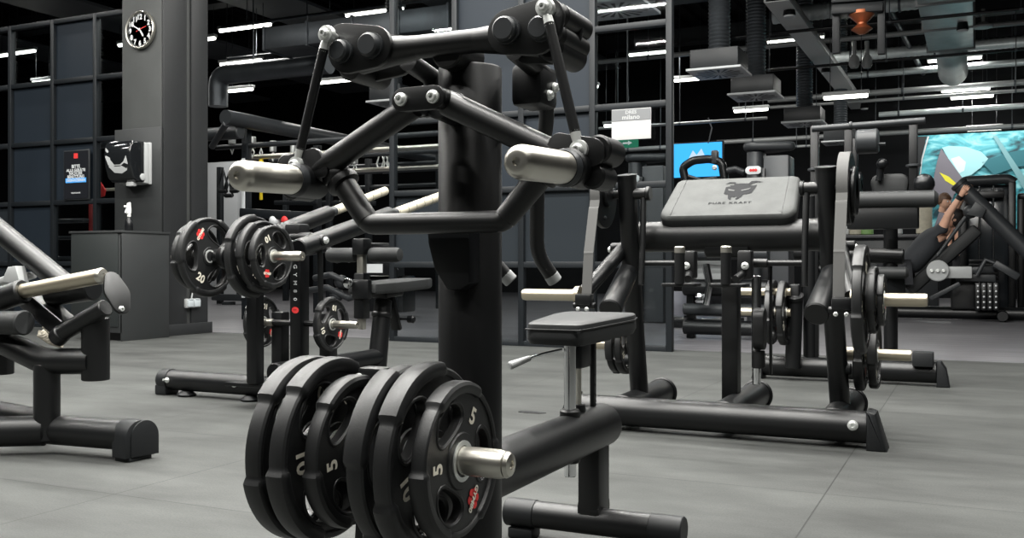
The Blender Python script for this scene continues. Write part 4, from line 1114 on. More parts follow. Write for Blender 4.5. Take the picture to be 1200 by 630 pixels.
b = MB(); b.bar(pp(1165, 308, -.4), pp(1194, 325, -.4), .12, .1, bev=.02); b.tube([pp(1145, 322, -.4), pp(1155, 304, -.4), pp(1168, 309, -.4)], .03, 12); b.build('rear_lever', GRY, M5)
b = MB(); b.bar(pp(1090, 350, -.4), pp(1125, 332, -.4), .05, .06, bev=.01); b.build('strut', GRY, M5)
for k in range(4):
    c = pp(1146 + 7 * k, 347, -.3); b = MB(); b.box(c, (.075, .35, .36), bev=.02)
    sk = b.build('weight_block', BLK2, M5)
    for q in range(5): MB().ball((c.x, c.y - .18, c.z - .14 + q * .07), .014, 8).build('stud', PWH, sk)
b = MB(); b.box(pp(1131, 340), (.35, .3, .5), bev=.03); b.cyl(pp(1128, 352), pp(1128, 320), .06, n=16); b.build('gear_housing', BLK2, M5)

# selectorised tower beyond it
def p6(px, py, dy=0.0): return at_y(px, py, 16.0 + dy)
M6 = thing('weight_stack_machine', 'tall black weight stack cabinet with rounded top, standing behind the reclined man', 'gym machine', (p6(1160, 360).x, 16, 0))
x0, x1, zt = p6(1129, 300).x, p6(1186, 300).x, p6(1150, 214).z
for x in (x0, x1):
    b = MB(); b.box((x, 16, zt / 2), (.1, .16, zt), bev=.02); b.build('side_post', BLK2, M6)
b = MB(); b.tube([(x0 - .03, 16, zt - .03), (x0 + .03, 16, zt + .03), (x1 - .05, 16, zt + .04), (x1 + .03, 16, zt - .02)], .075, 16, fil=.08); b.build('top_cap', GRY, M6)
b = MB(); b.box(((x0 + x1) / 2, 16.12, zt / 2 + .02), (x1 - x0, .04, zt - .1), bev=.004); b.build('back_shroud', PNG, M6)
for q in (.33, .62):
    b = MB(); b.cyl((x0 + (x1 - x0) * q, 15.98, .1), (x0 + (x1 - x0) * q, 15.98, zt - .05), .014, n=10); b.build('guide_rod', CHR, M6)
for k in range(11):
    b = MB(); b.box(((x0 + x1) / 2 - .05, 15.96, .2 + k * .06), ((x1 - x0) * .62, .12, .052), bev=.006); b.build('stack_weight', PLA, M6)
b = MB(); b.box(((x0 + x1) / 2, 16, .06), (x1 - x0 + .3, .5, .12), bev=.02); b.build('base_frame', BLK2, M6)
MB().box(((x0 + x1) / 2, 15.97, zt - .18), ((x1 - x0) * .7, .1, .1), bev=.01).build('pulley_block', BLK2, M6)
c6 = thing('weight_stack_machine', 'dark weight stack frame cut by the picture edge next to the mural', 'gym machine', (p6(1199, 360).x, 16.3, 0))
for px in (1196, 1212):
    x = p6(px, 300, .3).x; b = MB(); b.box((x, 16.3, p6(1196, 232, .3).z / 2), (.09, .12, p6(1196, 232, .3).z), bev=.015); b.build('side_post', BLK2, c6)
b = MB(); xa, xb = p6(1192, 300, .3).x, p6(1216, 300, .3).x; z = p6(1196, 230, .3).z; b.box(((xa + xb) / 2, 16.3, z), (xb - xa, .16, .09), bev=.03); b.box(((xa + xb) / 2, 16.36, z / 2), (xb - xa, .03, z), bev=.004); b.build('top_frame', BLK2, c6)

sp = at_z(624, 483, 0)
tag(MB().prism([(-.07, -.02), (-.02, -.035), (.05, -.03), (.075, .0), (.03, .02), (-.03, .03), (-.075, .012)], (sp.x, sp.y, .0015), (1, 0, 0), (0, 1, 0), .003, 0).build('floor_scuff', RUB, loc=(sp.x, sp.y, 0)), 'flat dark rubber scrap on the floor beyond the front machine seat', 'scuff')  # thin dark sheet laid on the floor to show a scuff mark
# ================================================================== SMALL THINGS ON PILLAR AND CABINET
# cabinet
CB = thing('storage_cabinet', 'charcoal waist-high cabinet standing against the pillar', 'cabinet', (-7.9, 7.3, 0))
CABM = mat('charcoal_laminate', (.02, .0218, .0224), .5, var=.05, vscale=3)
CABD = mat('dark_green_grey_door', (.014, .017, .017), .5)
b = MB(); b.box((-7.915, 7.355, .575), (.70, .62, .99), bev=.003); b.box((-7.915, 7.35, 1.075), (.72, .65, .022), bev=.003); b.box((-7.9, 7.4, .045), (.62, .52, .09), bev=.002); b.build('cabinet_body', CABM, CB)
b = MB(); b.box((-7.93, 7.043, .6), (.64, .018, .92), bev=.003); b.build('door', CABD, CB)
b = MB(); b.box((-7.574, 7.355, .52), (.02, .62, 1.04), bev=.003); b.build('side_panel', CABM, CB)
# mounting board above the cabinet
tag(MB().box((-8.02, 7.69, 1.64), (.66, .024, 1.1), bev=.004).build('mounting_board', CABM, loc=(-8.02, 7.69, 1.64)), 'charcoal board fixed to the pillar behind the towel dispenser', 'board')
# dispenser
DP = thing('paper_towel_dispenser', 'glossy black paper towel dispenser with grey window, mounted above the cabinet', 'dispenser', (-7.98, 7.67, 1.8))
cx, wz = -8.0, .37
b = MB(); b.box((cx, 7.66, 1.81), (wz + .01, .04, .44), bev=.01); b.box((cx, 7.62, 1.81), (wz, .09, .43), bev=.02); b.build('back_housing', LGRY, DP)
prof = [(0, -.2), (.10, -.2), (.15, -.16), (.19, -.04), (.2, .08), (.19, .17), (.15, .215), (0, .22)]
b = MB(); b.prism([(-a, z) for a, z in prof], (cx, 7.58, 1.81), (0, 1, 0), (0, 0, 1), wz, .02, seg=3); sh = b.build('front_cover', mat('gloss_black_plastic', (.008, .009, .01), .08, spec=.6), DP)
def fy(z):
    z -= 1.81
    for (a, p), (c, q) in zip(prof[1:], prof[2:]):
        if p <= z <= q: return 7.58 - (a + (c - a) * (z - p) / (q - p)) - .002
    return 7.38
ol = [(-.16, .15), (-.12, .12), (-.09, .02), (-.04, -.03), (.04, -.03), (.09, .0), (.13, .06), (.15, -.02), (.12, -.09), (.04, -.12), (-.06, -.11), (-.12, -.05), (-.16, .05)]
bm = bmesh.new(); vs = [bm.verts.new((cx + x, fy(1.81 + z), 1.81 + z)) for x, z in ol]; es = [bm.edges.new((vs[i], vs[(i + 1) % len(vs)])) for i in range(len(vs))]
bmesh.ops.triangle_fill(bm, use_beauty=True, edges=es); MB().from_bm(bm).build('window', LGRY, sh)
b = MB(); b.lathe((cx + wz / 2 - .002, 7.55, 1.66), (1, 0, 0), [(.035, 0), (.035, .008), (.025, .012), (0, .012)], 24); b.build('lock', LGRY, DP)
b = MB(); b.box((cx + .08, 7.5, 1.585), (.1, .06, .05), bev=.015); b.build('paper_outlet', LGRY, DP)
# spray bottle
SB = thing('spray_bottle', 'small dark spray bottle with white trigger head on the cabinet', 'spray bottle', (-7.74, 7.3, 1.086))
sx, sy, sz = -7.74, 7.3, 1.086
MB().lathe((sx, sy, sz), (0, 0, 1), [(.036, 0), (.04, .006), (.04, .07), (.034, .11), (.018, .14), (.014, .15), (0, .15)], 24).build('bottle', PLA, SB)
b = MB(); b.cyl((sx, sy, sz + .148), (sx, sy, sz + .175), .018, n=20); b.box((sx, sy - .005, sz + .205), (.032, .05, .06), bev=.01); b.prism([(-.03, -.02), (.02, -.02), (.02, .0), (.012, .06), (-.018, .05)], (sx, sy, sz + .235), (0, 1, 0), (0, 0, 1), .026, .006); b.box((sx, sy - .045, sz + .25), (.018, .03, .02), bev=.004); hd = b.build('spray_head', mat('white_plastic', (.75, .76, .73), .4), SB)
MB().bar((sx, sy - .03, sz + .235), (sx, sy - .05, sz + .185), .014, .008, up=(0, 1, 0), bev=.002).build('trigger', PWH, SB)
# clock
CK = thing('wall_clock', 'round black wall clock with white numerals and silver rim on the pillar', 'clock', (-7.97, 7.68, 3.22))
c = V((-7.97, 7.695, 3.222))
MB().lathe(c, (0, -1, 0), [(.0, 0), (.19, 0), (.2, .012), (.2, .04), (.192, .048), (.18, .044), (.178, .03)], 56).build('rim', STL, CK)
face = MB().lathe(c + V((0, -.026, 0)), (0, -1, 0), [(.0, .0), (.179, .0), (.179, .004), (0, .004)], 48).build('dial', mat('clock_dial', (.01, .011, .013), .5), CK)
b = MB()
for k in range(1, 13):
    a = PI / 2 - k * PI / 6; add_text(b, str(k), c + V((.138 * math.cos(a), -.0312, .138 * math.sin(a))), (1, 0, 0), (0, 0, 1), .056, bold=.035)
for k in range(60):
    a = k * PI / 30; r0 = .166 if k % 5 else .16
    d, n_ = V((math.cos(a), 0, math.sin(a))), V((-math.sin(a), 0, math.cos(a))); w_ = .0012 if k % 5 else .0025
    b.add([c + V((0, -.0312, 0)) + d * r0 + n_ * w_, c + V((0, -.0312, 0)) + d * r0 - n_ * w_, c + V((0, -.0312, 0)) + d * .175 - n_ * w_, c + V((0, -.0312, 0)) + d * .175 + n_ * w_], [[0, 1, 2, 3]])
b.build('numerals', PWH, face)
for nm, hr, L, w_, m_, dy in (('hour_hand', 4.83, .085, .009, PWH, .034), ('minute_hand', 10, .125, .006, PWH, .037), ('second_hand', 2.4, .1, .003, RED, .040)):
    a = PI / 2 - hr * PI / 6; d = V((math.cos(a), 0, math.sin(a))); o = c + V((0, -dy, 0))
    MB().bar(o - d * (.045 if 'sec' in nm else .02), o + d * L, w_ * 2, .002, up=(0, 1, 0), bev=.0004).build(nm, m_, CK)
MB().cyl(c + V((0, -.03, 0)), c + V((0, -.045, 0)), .012, n=20).build('hub_cap', PWH, CK)
# double socket
SK = thing('power_socket', 'pale grey double surface socket low on the pillar side', 'socket', (-7.67, 8.1, .335))
b = MB(); b.box((-7.662, 8.1, .335), (.045, .205, .1), bev=.012); b.build('socket_case', LGRY, SK)
for s in (-1, 1):
    b = MB(); b.box((-7.635, 8.1 + s * .05, .335), (.02, .088, .078), bev=.008); b.box((-7.63, 8.1 + s * .05, .378), (.02, .06, .01), bev=.003); b.build('flap', mat('pale_grey_flap', (.42, .46, .48), .4), SK)
tag(MB().tube([(-7.672, 8.1, .385), (-7.668, 8.11, .44), (-7.665, 8.15, .5), (-7.672, 8.17, .55)], .008, 8).build('power_cable', LGRY, loc=(-7.67, 8.12, .46)), 'thin grey cable rising from the double socket on the pillar', 'cable')
# poster behind the grid
PO = thing('notice_poster', 'framed black notice with white and blue German lines on the grid panel', 'poster', (-9.6, 8.2, 1.72))
pa, pb = at_y(76, 178, 8.2), at_y(104, 232, 8.2); pcx, pcz, pw_, ph_ = (pa.x + pb.x) / 2, (pa.z + pb.z) / 2, abs(pb.x - pa.x), abs(pa.z - pb.z)
b = MB(); b.box((pcx, 8.205, pcz), (pw_ + .03, .02, ph_ + .03), bev=.004); b.build('poster_frame', GRY, PO)
ps = MB().box((pcx, 8.192, pcz), (pw_, .008, ph_), bev=0).build('poster_sheet', mat('poster_black', (.012, .013, .016), .25), PO)
def pl_(t, f, sz, m_, w_=None, nm='poster_line'):
    b = MB(); add_text(b, t, (pcx, 8.1865, pcz + ph_ * f), (1, 0, 0), (0, 0, 1), sz, width=w_, bold=.03); b.build(nm, m_, ps)
pl_('BITTE', .18, .04, PWH); pl_('ALLE GERÄTE', .105, .04, PWH, pw_ * .8); pl_('NACH DER', .035, .04, PWH, pw_ * .55); pl_('BENUTZUNG', -.04, .04, PWH, pw_ * .7)
b = MB(); b.box((pcx, 8.187, pcz - ph_ * .115), (pw_ * .86, .001, .055), bev=0); b.build('blue_band', mat('blue_band', (.05, .33, .8), .5), ps)
b = MB(); add_text(b, 'DESINFIZIEREN', (pcx, 8.1855, pcz - ph_ * .115), (1, 0, 0), (0, 0, 1), .03, width=pw_ * .78, bold=.03); b.build('band_line', PWH, ps)
pl_('VIELEN DANK', -.38, .016, PWH, pw_ * .4)
b = MB(); b.box((pcx, 8.187, pcz + ph_ * .4), (pw_ * .17, .001, .06), bev=0); b.build('red_emblem', RED, ps)
# red/white arrow-shaped sign behind the glass
RS = thing('red_sign', 'small red sign seen through the grid beside the pillar', 'sign', at_y(117, 222, 9.2))
a = at_y(116, 210, 9.2); MB().prism([(0, 0), (.12, -.14), (.1, -.22), (0, -.24)], a, (1, 0, 0), (0, 0, 1), .02, .004).build('sign_face', RED, RS)
MB().box(at_y(128, 222, 9.22), (.4, .02, .04), bev=.004).build('sign_bracket', GRIP, RS)
# ================================================================== FAR EQUIPMENT
# functional training rig beyond the pillar
RG = thing('training_rig', 'tall dark tubular training rig with pull-up bars beyond the pillar opening', 'training rig', (-6.8, 11.5, 0))
def rg(px, py, y): return at_y(px, py, y)
zt = 2.62
fr_y, bk_y = 10.6, 14.6
ups = []
for px, y in ((289, fr_y), (386, bk_y), (432, bk_y), (372, 12.6), (258, bk_y), (515, bk_y), (335, 16.4)):
    p = rg(px, 200, y); ups.append(p)
    b = MB(); b.box((p.x, y, zt / 2), (.1, .1, zt), bev=.008); u = b.build('upright', FRM, RG)
    b = MB()
    for k in range(16): b.cyl((p.x, y - .05, .5 + k * .12), (p.x, y - .054, .5 + k * .12), .014, n=10)
    b.build('hole_row', PLA, u)
a = rg(264, 112, 10.0)
b = MB(); b.tube([(a.x, 10.0, 2.68), (a.x, 19.0, 2.68)], .1, 24); b.build('round_beam', GRY, RG)
b = MB(); b.cyl((a.x - .5, 10.3, 2.35), (a.x, 10.02, 2.6), .045, n=16); b.cyl((a.x - 2.6, 10.3, 2.52), (a.x, 10.3, 2.52), .09, n=20); b.build('brace_tube', GRY, RG)
for y, z, x0, x1 in ((10.6, 2.38, -9.6, -5.6), (11.2, 2.30, -9.6, -5.6), (12.0, 2.35, -9.8, -5.8), (12.8, 2.22, -9.8, -5.2), (13.8, 2.3, -10.2, -5.0), (14.6, 2.12, -10.2, -5.0), (14.6, 2.5, -10.2, -5.0)):
    b = MB(); b.cyl((x0, y, z), (x1, y, z), .035, n=14); b.build('pull_up_bar', STL if y in (11.2, 12.8) else GRY, RG)
for k in range(7):
    b = MB(); q = rg(272 + k * 24, 130, 10.6 + k * .5); b.cyl((q.x, q.y, 2.42), (q.x, q.y, 2.58), .05, n=14); b.tube([(q.x, q.y, 2.42), (q.x + .03, q.y, 2.36), (q.x, q.y, 2.28), (q.x - .03, q.y, 2.36)], .01, 8, closed=True)
    b.build('carabiner_hook', ZNC, RG)
p = rg(284, 200, fr_y - .1); b = MB(); b.box((p.x, fr_y - .08, 1.25), (.05, .02, 1.9), bev=.003); b.build('upright_rail', PWH, RG)
b = MB(); a_, c_ = rg(283, 249, fr_y - .15), rg(372, 254, fr_y - .15); b.bar(a_, c_, .1, .12, bev=.015); b.build('cross_shelf', FRM, RG)
b = MB(); a_, c_ = rg(395, 235, bk_y), rg(440, 238, bk_y); b.bar((a_.x - 1.4, bk_y, a_.z), c_, .06, .08, bev=.01); b.build('cross_shelf', FRM, RG)
q = rg(306, 172, 11.2)
YS = thing('hanging_strap', 'yellow suspension strap hanging from the training rig', 'strap', (q.x, 11.2, 2.3))
b = MB(); b.tube([(q.x, 11.2, 2.26), (q.x + .012, 11.2, 2.1), (q.x, 11.2, 1.98)], [.03, .045, .02], 10); b.box((q.x, 11.2, 1.93), (.05, .02, .5), bev=.008); b.build('webbing', YEL, YS)
MB().tube([(q.x, 11.2, 2.3), (q.x + .025, 11.2, 2.36), (q.x, 11.2, 2.42), (q.x - .025, 11.2, 2.36)], .01, 8, closed=True).build('carabiner', ZNC, YS)
for px, py, m_, lb in ((336, 258, RED, 'small red ball clipped under the training rig shelf'), (322, 258, PWH, 'small white ball clipped under the training rig shelf')):
    c = rg(px, py, fr_y - .15); b = MB(); b.ball(c, .075, 20); b.cyl(c + V((0, 0, .05)), c + V((0, 0, .09)), .02, n=12); tag(b.build('ball_grip', m_, loc=c), lb, 'ball')
for px, py, y, lb in ((452, 190, 14.3, 'silver spring clips hanging from the rig near the thick post'), (268, 215, 10.4, 'black cable handles hung on the rig upright beside the pillar')):
    c = rg(px, py, y); t = thing('cable_grip', lb, 'cable grip', c)
    for k in range(3):
        b = MB(); o_ = V((k * .1 - .1, 0, -.06 * (k % 2))); b.tube([c + o_ + V((0, 0, .2)), c + o_ + V((.08, 0, -.02)), c + o_ + V((.05, 0, -.12)), c + o_ + V((-.05, 0, -.12)), c + o_ + V((-.08, 0, -.02))], .016, 8, closed=True)
        b.cyl(c + o_ + V((-.07, 0, -.1)), c + o_ + V((.07, 0, -.1)), .026, n=12); b.build('grip_loop', ZNC if px > 400 else PLA, t)
# cable machine behind the curl machine
CBM = thing('cable_station', 'dark cable station with white data plate behind the bench seat', 'gym machine', at_y(440, 330, 11.5))
c = at_y(450, 320, 11.5)
b = MB(); b.box((c.x, 11.5, .9), (.5, .3, .3), bev=.03); b.box((c.x, 11.6, .35), (.7, .35, .5), bev=.03); b.build('housing', PLA, CBM)
b = MB(); b.box((c.x + .05, 11.34, .7), (.75, .02, .2), bev=.004); dp = b.build('data_plate', PLA, CBM)
b = MB(); b.box((c.x - .08, 11.325, .7), (.34, .004, .12), bev=0); b.build('plate_print', PWH, dp)
b = MB(); add_text(b, '15', (c.x + .28, 11.325, .71), (1, 0, 0), (0, 0, 1), .1, bold=.02); b.build('weight_number', PWH, dp)
for k, (px, py, w_) in enumerate(((395, 300, .5), (400, 330, .45), (395, 345, .5))):
    q = at_y(px, py, 11.3); b = MB(); b.tube([q + V((-w_, 0, .05)), q + V((-.1, -.1, .1)), q + V((.2, 0, -.05)), q + V((w_ * .8, 0, 0))], .045, 12); b.ball(q, .1, 12); b.build('lever_arm', GRY if k else PLA, CBM)
# bench seen beyond the socket
BN = thing('flat_bench', 'dark flat bench seen beyond the pillar foot', 'bench', at_z(268, 355, 0))
c = at_z(268, 357, 0)
b = MB(); b.box((c.x, c.y, .14), (.75, .12, .12), bev=.02); b.box((c.x, c.y, .03), (.16, .2, .06), bev=.01); b.build('bench_foot', GRY, BN)
b = MB(); b.box((c.x + .1, c.y + .4, .3), (.1, .5, .32), bev=.01); b.box((c.x + .1, c.y + .5, .48), (.35, 1.2, .1), bev=.03); b.build('bench_pad', LEA, BN)
# towers with rounded caps
def tower(px0, px1, pyt, y, label):
    a, b_ = at_y(px0, pyt, y), at_y(px1, pyt, y); xc = (a.x + b_.x) / 2; w = (b_.x - a.x); z = a.z
    t = thing('weight_tower', label, 'gym machine', (xc, y, 0))
    m = MB(); m.prism(hull([(-w * .28, -.02, w * .17), (-w * .28, .12, w * .17)]), (xc, y, z / 2 - .02), (1, 0, 0), (0, 1, 0), z - .08, .004); m.build('front_column', GRY, t)
    m = MB(); m.box((xc + w * .17, y + .1, z / 2 - .05), (w * .52, .38, z - .12), bev=.02); m.build('stack_shroud', mat('shroud_grey', (.045, .048, .052), .45), t)
    m = MB(); m.box((xc - w * .08, y - .04, z / 2 - .1), (w * .08, .2, z - .3), bev=.004); m.build('dark_gap', PLA, t)
    m = MB(); m.prism(hull([(-w * .3, -.03, w * .22), (w * .36, .05, w * .16), (0, .1, w * .3)]), (xc, y, z), (1, 0, 0), (0, 1, 0), .1, .04, seg=3); m.build('top_cap', GRY, t)
    e = V((xc - w * .28, y - .02 - w * .17 - .004, z - .27))
    m = MB(); m.prism(hull([(-.045, 0, .045), (.045, 0, .045)]), e, (1, 0, 0), (0, 0, 1), .01, .002); em = m.build('emblem', PWH, t)
    m = MB()
    for q in (-1, 0, 1): m.prism(hull([(q * .028, 0, .017)]), e + V((0, -.007, 0)), (1, 0, 0), (0, 0, 1), .004, .0005)
    m.build('emblem_print', RED, em)
    return t
tower(873, 930, 173, 11.2, 'grey weight tower with domed cap rising behind the chest pad')
tower(735, 783, 186, 12.2, 'smaller grey weight tower with domed cap behind the glass partition end')
# arched grip frame before the screen
AF = thing('dip_frame', 'black arched grip frame silhouetted against the blue screen', 'gym machine', at_y(825, 300, 11.6))
def af(px, py): return at_y(px, py, 11.6)
b = MB(); b.tube([af(806, 300), af(804, 215), af(800, 196), af(812, 188), af(832, 186), af(846, 190), af(850, 215), af(850, 300)], .05, 14, fil=.05); b.build('arched_tube', PLA, AF)
b = MB(); b.tube([af(806, 206), af(822, 211), af(840, 208)], .02, 8); b.box(af(838, 184), (.08, .1, .16), bev=.02); b.tube([af(852, 200), af(862, 198), af(872, 202)], .04, 10); b.build('grip', GRY, AF)
MB().bolt(af(839, 197) + V((0, -.06, 0)), (0, -1, 0), .03, .03).build('bolt', ZNC, AF)
b = MB(); q = af(828, 300); b.box((q.x, 11.6, .06), (.8, .5, .12), bev=.02); b.box((q.x - .23, 11.6, .5), (.08, .08, .9), bev=.01); b.box((q.x + .23, 11.6, .5), (.08, .08, .9), bev=.01); b.build('base_frame', PLA, AF)
# low rack of rollers and a white machine behind the chest pad machine
LR = thing('dumbbell_rack', 'low black rack with horizontal tubes seen under the chest pad', 'rack', at_z(840, 398, 0))
q0, q1 = at_z(795, 398, 0), at_z(905, 398, 0); yy = (q0.y + q1.y) / 2
for z, r in ((.12, .075), (.3, .06), (.52, .085), (.86, .06)):
    b = MB(); b.cyl((q0.x, yy, z), (q1.x, yy, z), r, n=20); b.build('rail_tube', BLK2 if r > .07 else GRY, LR)
for x in (q0.x + .05, q1.x - .05):
    b = MB(); b.box((x, yy + .1, .5), (.08, .1, 1.0), bev=.01); b.build('rack_post', PLA, LR)
b = MB(); b.box(((q0.x + q1.x) / 2 - .3, yy + .14, .68), (.5, .04, .22), bev=.006); b.build('pale_panel', LGRY, LR)
b = MB(); b.box(((q0.x + q1.x) / 2 - .1, yy + .16, .35), (1.1, .04, .25), bev=.006); b.build('grey_panel', mat('lavender_grey', (.2, .2, .23), .5), LR)
for k, dx in enumerate((-.05, .1)):
    q = at_y(826 + 2 * k, 345, yy - .2); b = MB(); b.tube([q + V((0, 0, .3)), q + V((.04, 0, .1)), q + V((.0, 0, -.1))], .03, 10)
    b.lathe(q + V((-.06, 0, -.08)), (0, 0, 1), [(.03, 0), (.04, .02), (.02, .04), (.04, .06), (.03, .09)], 14); b.build('chrome_hook', CHR, LR)
# red framed rack and ghostly gear behind the grid
RR = thing('red_rack', 'red framed rack seen dimly behind the grid panel beside the cabinet', 'rack', at_z(85, 345, 0) )
c = at_y(84, 290, 10.4)
for dx in (-.42, .42):
    b = MB(); b.box((c.x + dx, 10.4, .95), (.07, .07, 1.9), bev=.008); b.build('post', mat('dull_red_paint', (.16, .012, .012), .6), RR)
for z in (.55, .85, 1.15, 1.4):
    b = MB(); b.box((c.x, 10.4, z), (.8, .3, .05), bev=.008); b.build('shelf', GRY, RR)
# wall screen, exit sign, hanging sign
TV = thing('wall_screen', 'bright blue screen high on the far wall behind the grip frame', 'screen', at_y(818, 190, 20.2))
a, c = at_y(790, 169, 20.2), at_y(846, 206, 20.2)
b = MB(); b.box(((a.x + c.x) / 2, 20.25, (a.z + c.z) / 2), (c.x - a.x + .06, .08, a.z - c.z + .06), bev=.01); b.build('screen_case', PLA, TV)
b = MB(); b.box(((a.x + c.x) / 2, 20.2, (a.z + c.z) / 2), (c.x - a.x, .02, a.z - c.z), bev=0); sc_ = b.build('screen_panel', emit('blue_screen', (.05, .42, .95), 1.1), TV)
b = MB(); b.prism([(-.2, -.12), (-.08, .1), (0, 0), (.1, .13), (.22, -.12)], ((a.x + c.x) / 2 - .02, 20.187, a.z - .25), (1, 0, 0), (0, 0, 1), .004, 0); b.build('screen_picture', emit('screen_white', (.6, .8, 1), .8), sc_)
b = MB(); b.tube([at_y(830, 168, 20.2), at_y(834, 150, 20.2), at_y(830, 138, 20.2)], .015, 8); b.build('screen_cable', GRY, TV)
HS = thing('hanging_sign', 'white and grey sign hung from the glass partition rail', 'sign', at_y(740, 146, 8.2))
a, c = at_y(717, 129, 8.2), at_y(763, 162, 8.2); xc, zc = (a.x + c.x) / 2, (a.z + c.z) / 2; sw, sh_ = c.x - a.x, a.z - c.z
b = MB(); b.box((xc, 8.2, zc), (sw, .012, sh_), bev=.002); sg = b.build('sign_board', mat('sign_white', (.45, .45, .45), .5), HS)
b = MB(); b.box((xc, 8.192, zc + sh_ * .3), (sw * .99, .003, sh_ * .37), bev=0); b.build('grey_band', mat('sign_grey', (.14, .145, .15), .5), sg)
b = MB(); add_text(b, 'DRES', (xc, 8.19, zc + sh_ * .39), (1, 0, 0), (0, 0, 1), .03, width=.1, bold=.02); add_text(b, 'milano', (xc, 8.19, zc + sh_ * .23), (1, 0, 0), (0, 0, 1), .04, width=.16, bold=.02); b.build('sign_print', LGRY, sg)
EX = thing('exit_sign', 'green exit sign below the hanging white sign', 'sign', at_y(741, 168, 13))
a, c = at_y(722, 163, 13), at_y(747, 172, 13)
b = MB(); b.box(((a.x + c.x) / 2, 13.03, (a.z + c.z) / 2), (c.x - a.x, .05, a.z - c.z), bev=.006); ex = b.build('sign_case', emit('exit_green', (.05, .35, .2), .5), EX)
b = MB(); xm, zm = (a.x + c.x) / 2, (a.z + c.z) / 2; b.prism([(.02, .012), (.02, .03), (.08, 0), (.02, -.03), (.02, -.012), (-.06, -.012), (-.06, .012)], (xm, 13.0, zm), (1, 0, 0), (0, 0, 1), .004, 0); b.build('arrow', PWH, ex)
b = MB(); b.cyl((xm, 13.03, zm + .04), (xm, 13.03, 4.2), .012, n=8); b.build('hanger', GRY, EX)

# mural on the far wall: teal swirls with a pale shard, plain abstract shapes
MU = thing('wall_mural', 'teal abstract mural with pale glow and one yellow shard on the far wall', 'mural', at_y(1140, 210, 19.9))
def mu(px, py, l=0): return at_y(px, py, 19.9) + V((0, -l, 0))
def swirl():
    mt = bpy.data.materials.new('teal_swirl_print'); mt.use_nodes = True; nt = mt.node_tree; p = nt.nodes['Principled BSDF']; L = nt.links
    tc = nt.nodes.new('ShaderNodeTexCoord'); mp = nt.nodes.new('ShaderNodeMapping'); mp.inputs['Scale'].default_value = (1, 1, 2.4); mp.inputs['Rotation'].default_value = (0, .25, 0)
    n = nt.nodes.new('ShaderNodeTexNoise'); n.inputs['Scale'].default_value = 1.7; n.inputs['Detail'].default_value = 7; n.inputs['Distortion'].default_value = 1.6
    L.new(tc.outputs['Object'], mp.inputs['Vector']); L.new(mp.outputs['Vector'], n.inputs['Vector'])
    r = nt.nodes.new('ShaderNodeValToRGB'); e = r.color_ramp.elements
    e[0].position = .34; e[0].color = (.012, .06, .08, 1); e[1].position = .7; e[1].color = (.4, .82, .86, 1)
    k = e.new(.5); k.color = (.07, .42, .5, 1)
    L.new(n.outputs['Fac'], r.inputs['Fac']); L.new(r.outputs['Color'], p.inputs['Base Color']); p.inputs['Roughness'].default_value = .6
    return mt
a, c = mu(1074, 159), mu(1230, 276); b = MB(); b.box(((a.x + c.x) / 2, 19.95, (a.z + c.z) / 2), (c.x - a.x, .06, a.z - c.z), bev=.004); mb_ = b.build('mural_board', swirl(), MU)
def shape(nm, pts, m_, l):
    b = MB(); bm = bmesh.new(); vs = [bm.verts.new(mu(*p, l)) for p in pts]; es = [bm.edges.new((vs[i], vs[(i + 1) % len(vs)])) for i in range(len(vs))]
    bmesh.ops.triangle_fill(bm, use_beauty=True, edges=es); b.from_bm(bm); return b.build(nm, m_, mb_)
shape('dark_corner', [(1074, 160), (1086, 160), (1080, 185), (1077, 205), (1080, 225), (1092, 240), (1074, 250)], mat('mural_black', (.01, .012, .015), .6), .025)
shape('pale_curve', [(1087, 160), (1089, 160), (1081, 188), (1079, 206), (1078, 205), (1080, 186)], PWH, .03)
shape('grey_shape', [(1103, 174), (1126, 206), (1131, 214), (1118, 228), (1112, 245), (1120, 275), (1092, 275), (1100, 250), (1105, 240), (1092, 220), (1098, 190)], mat('mural_grey', (.2, .19, .225), .6), .027)
shape('glow_patch', [(1104, 173), (1112, 171), (1132, 172), (1150, 178), (1158, 186), (1150, 196), (1138, 205), (1127, 208), (1115, 192)], mat('mural_pale', (.4, .78, .84), .6), .026)
shape('bright_patch', [(1114, 186), (1124, 183), (1132, 190), (1130, 200), (1124, 203)], mat('mural_white', (.75, .93, .96), .6), .029)
shape('yellow_shard', [(1101, 202), (1112, 207), (1122, 216), (1120, 219), (1108, 212)], mat('mural_yellow', (.85, .8, .05), .6), .031)
shape('slate_band', [(1163, 159), (1168, 159), (1205, 214), (1200, 222)], mat('mural_slate', (.2, .42, .46), .6), .028)
shape('dark_sweep', [(1150, 190), (1185, 178), (1230, 170), (1230, 190), (1190, 196), (1165, 205)], mat('mural_deep', (.03, .18, .22), .6), .026)
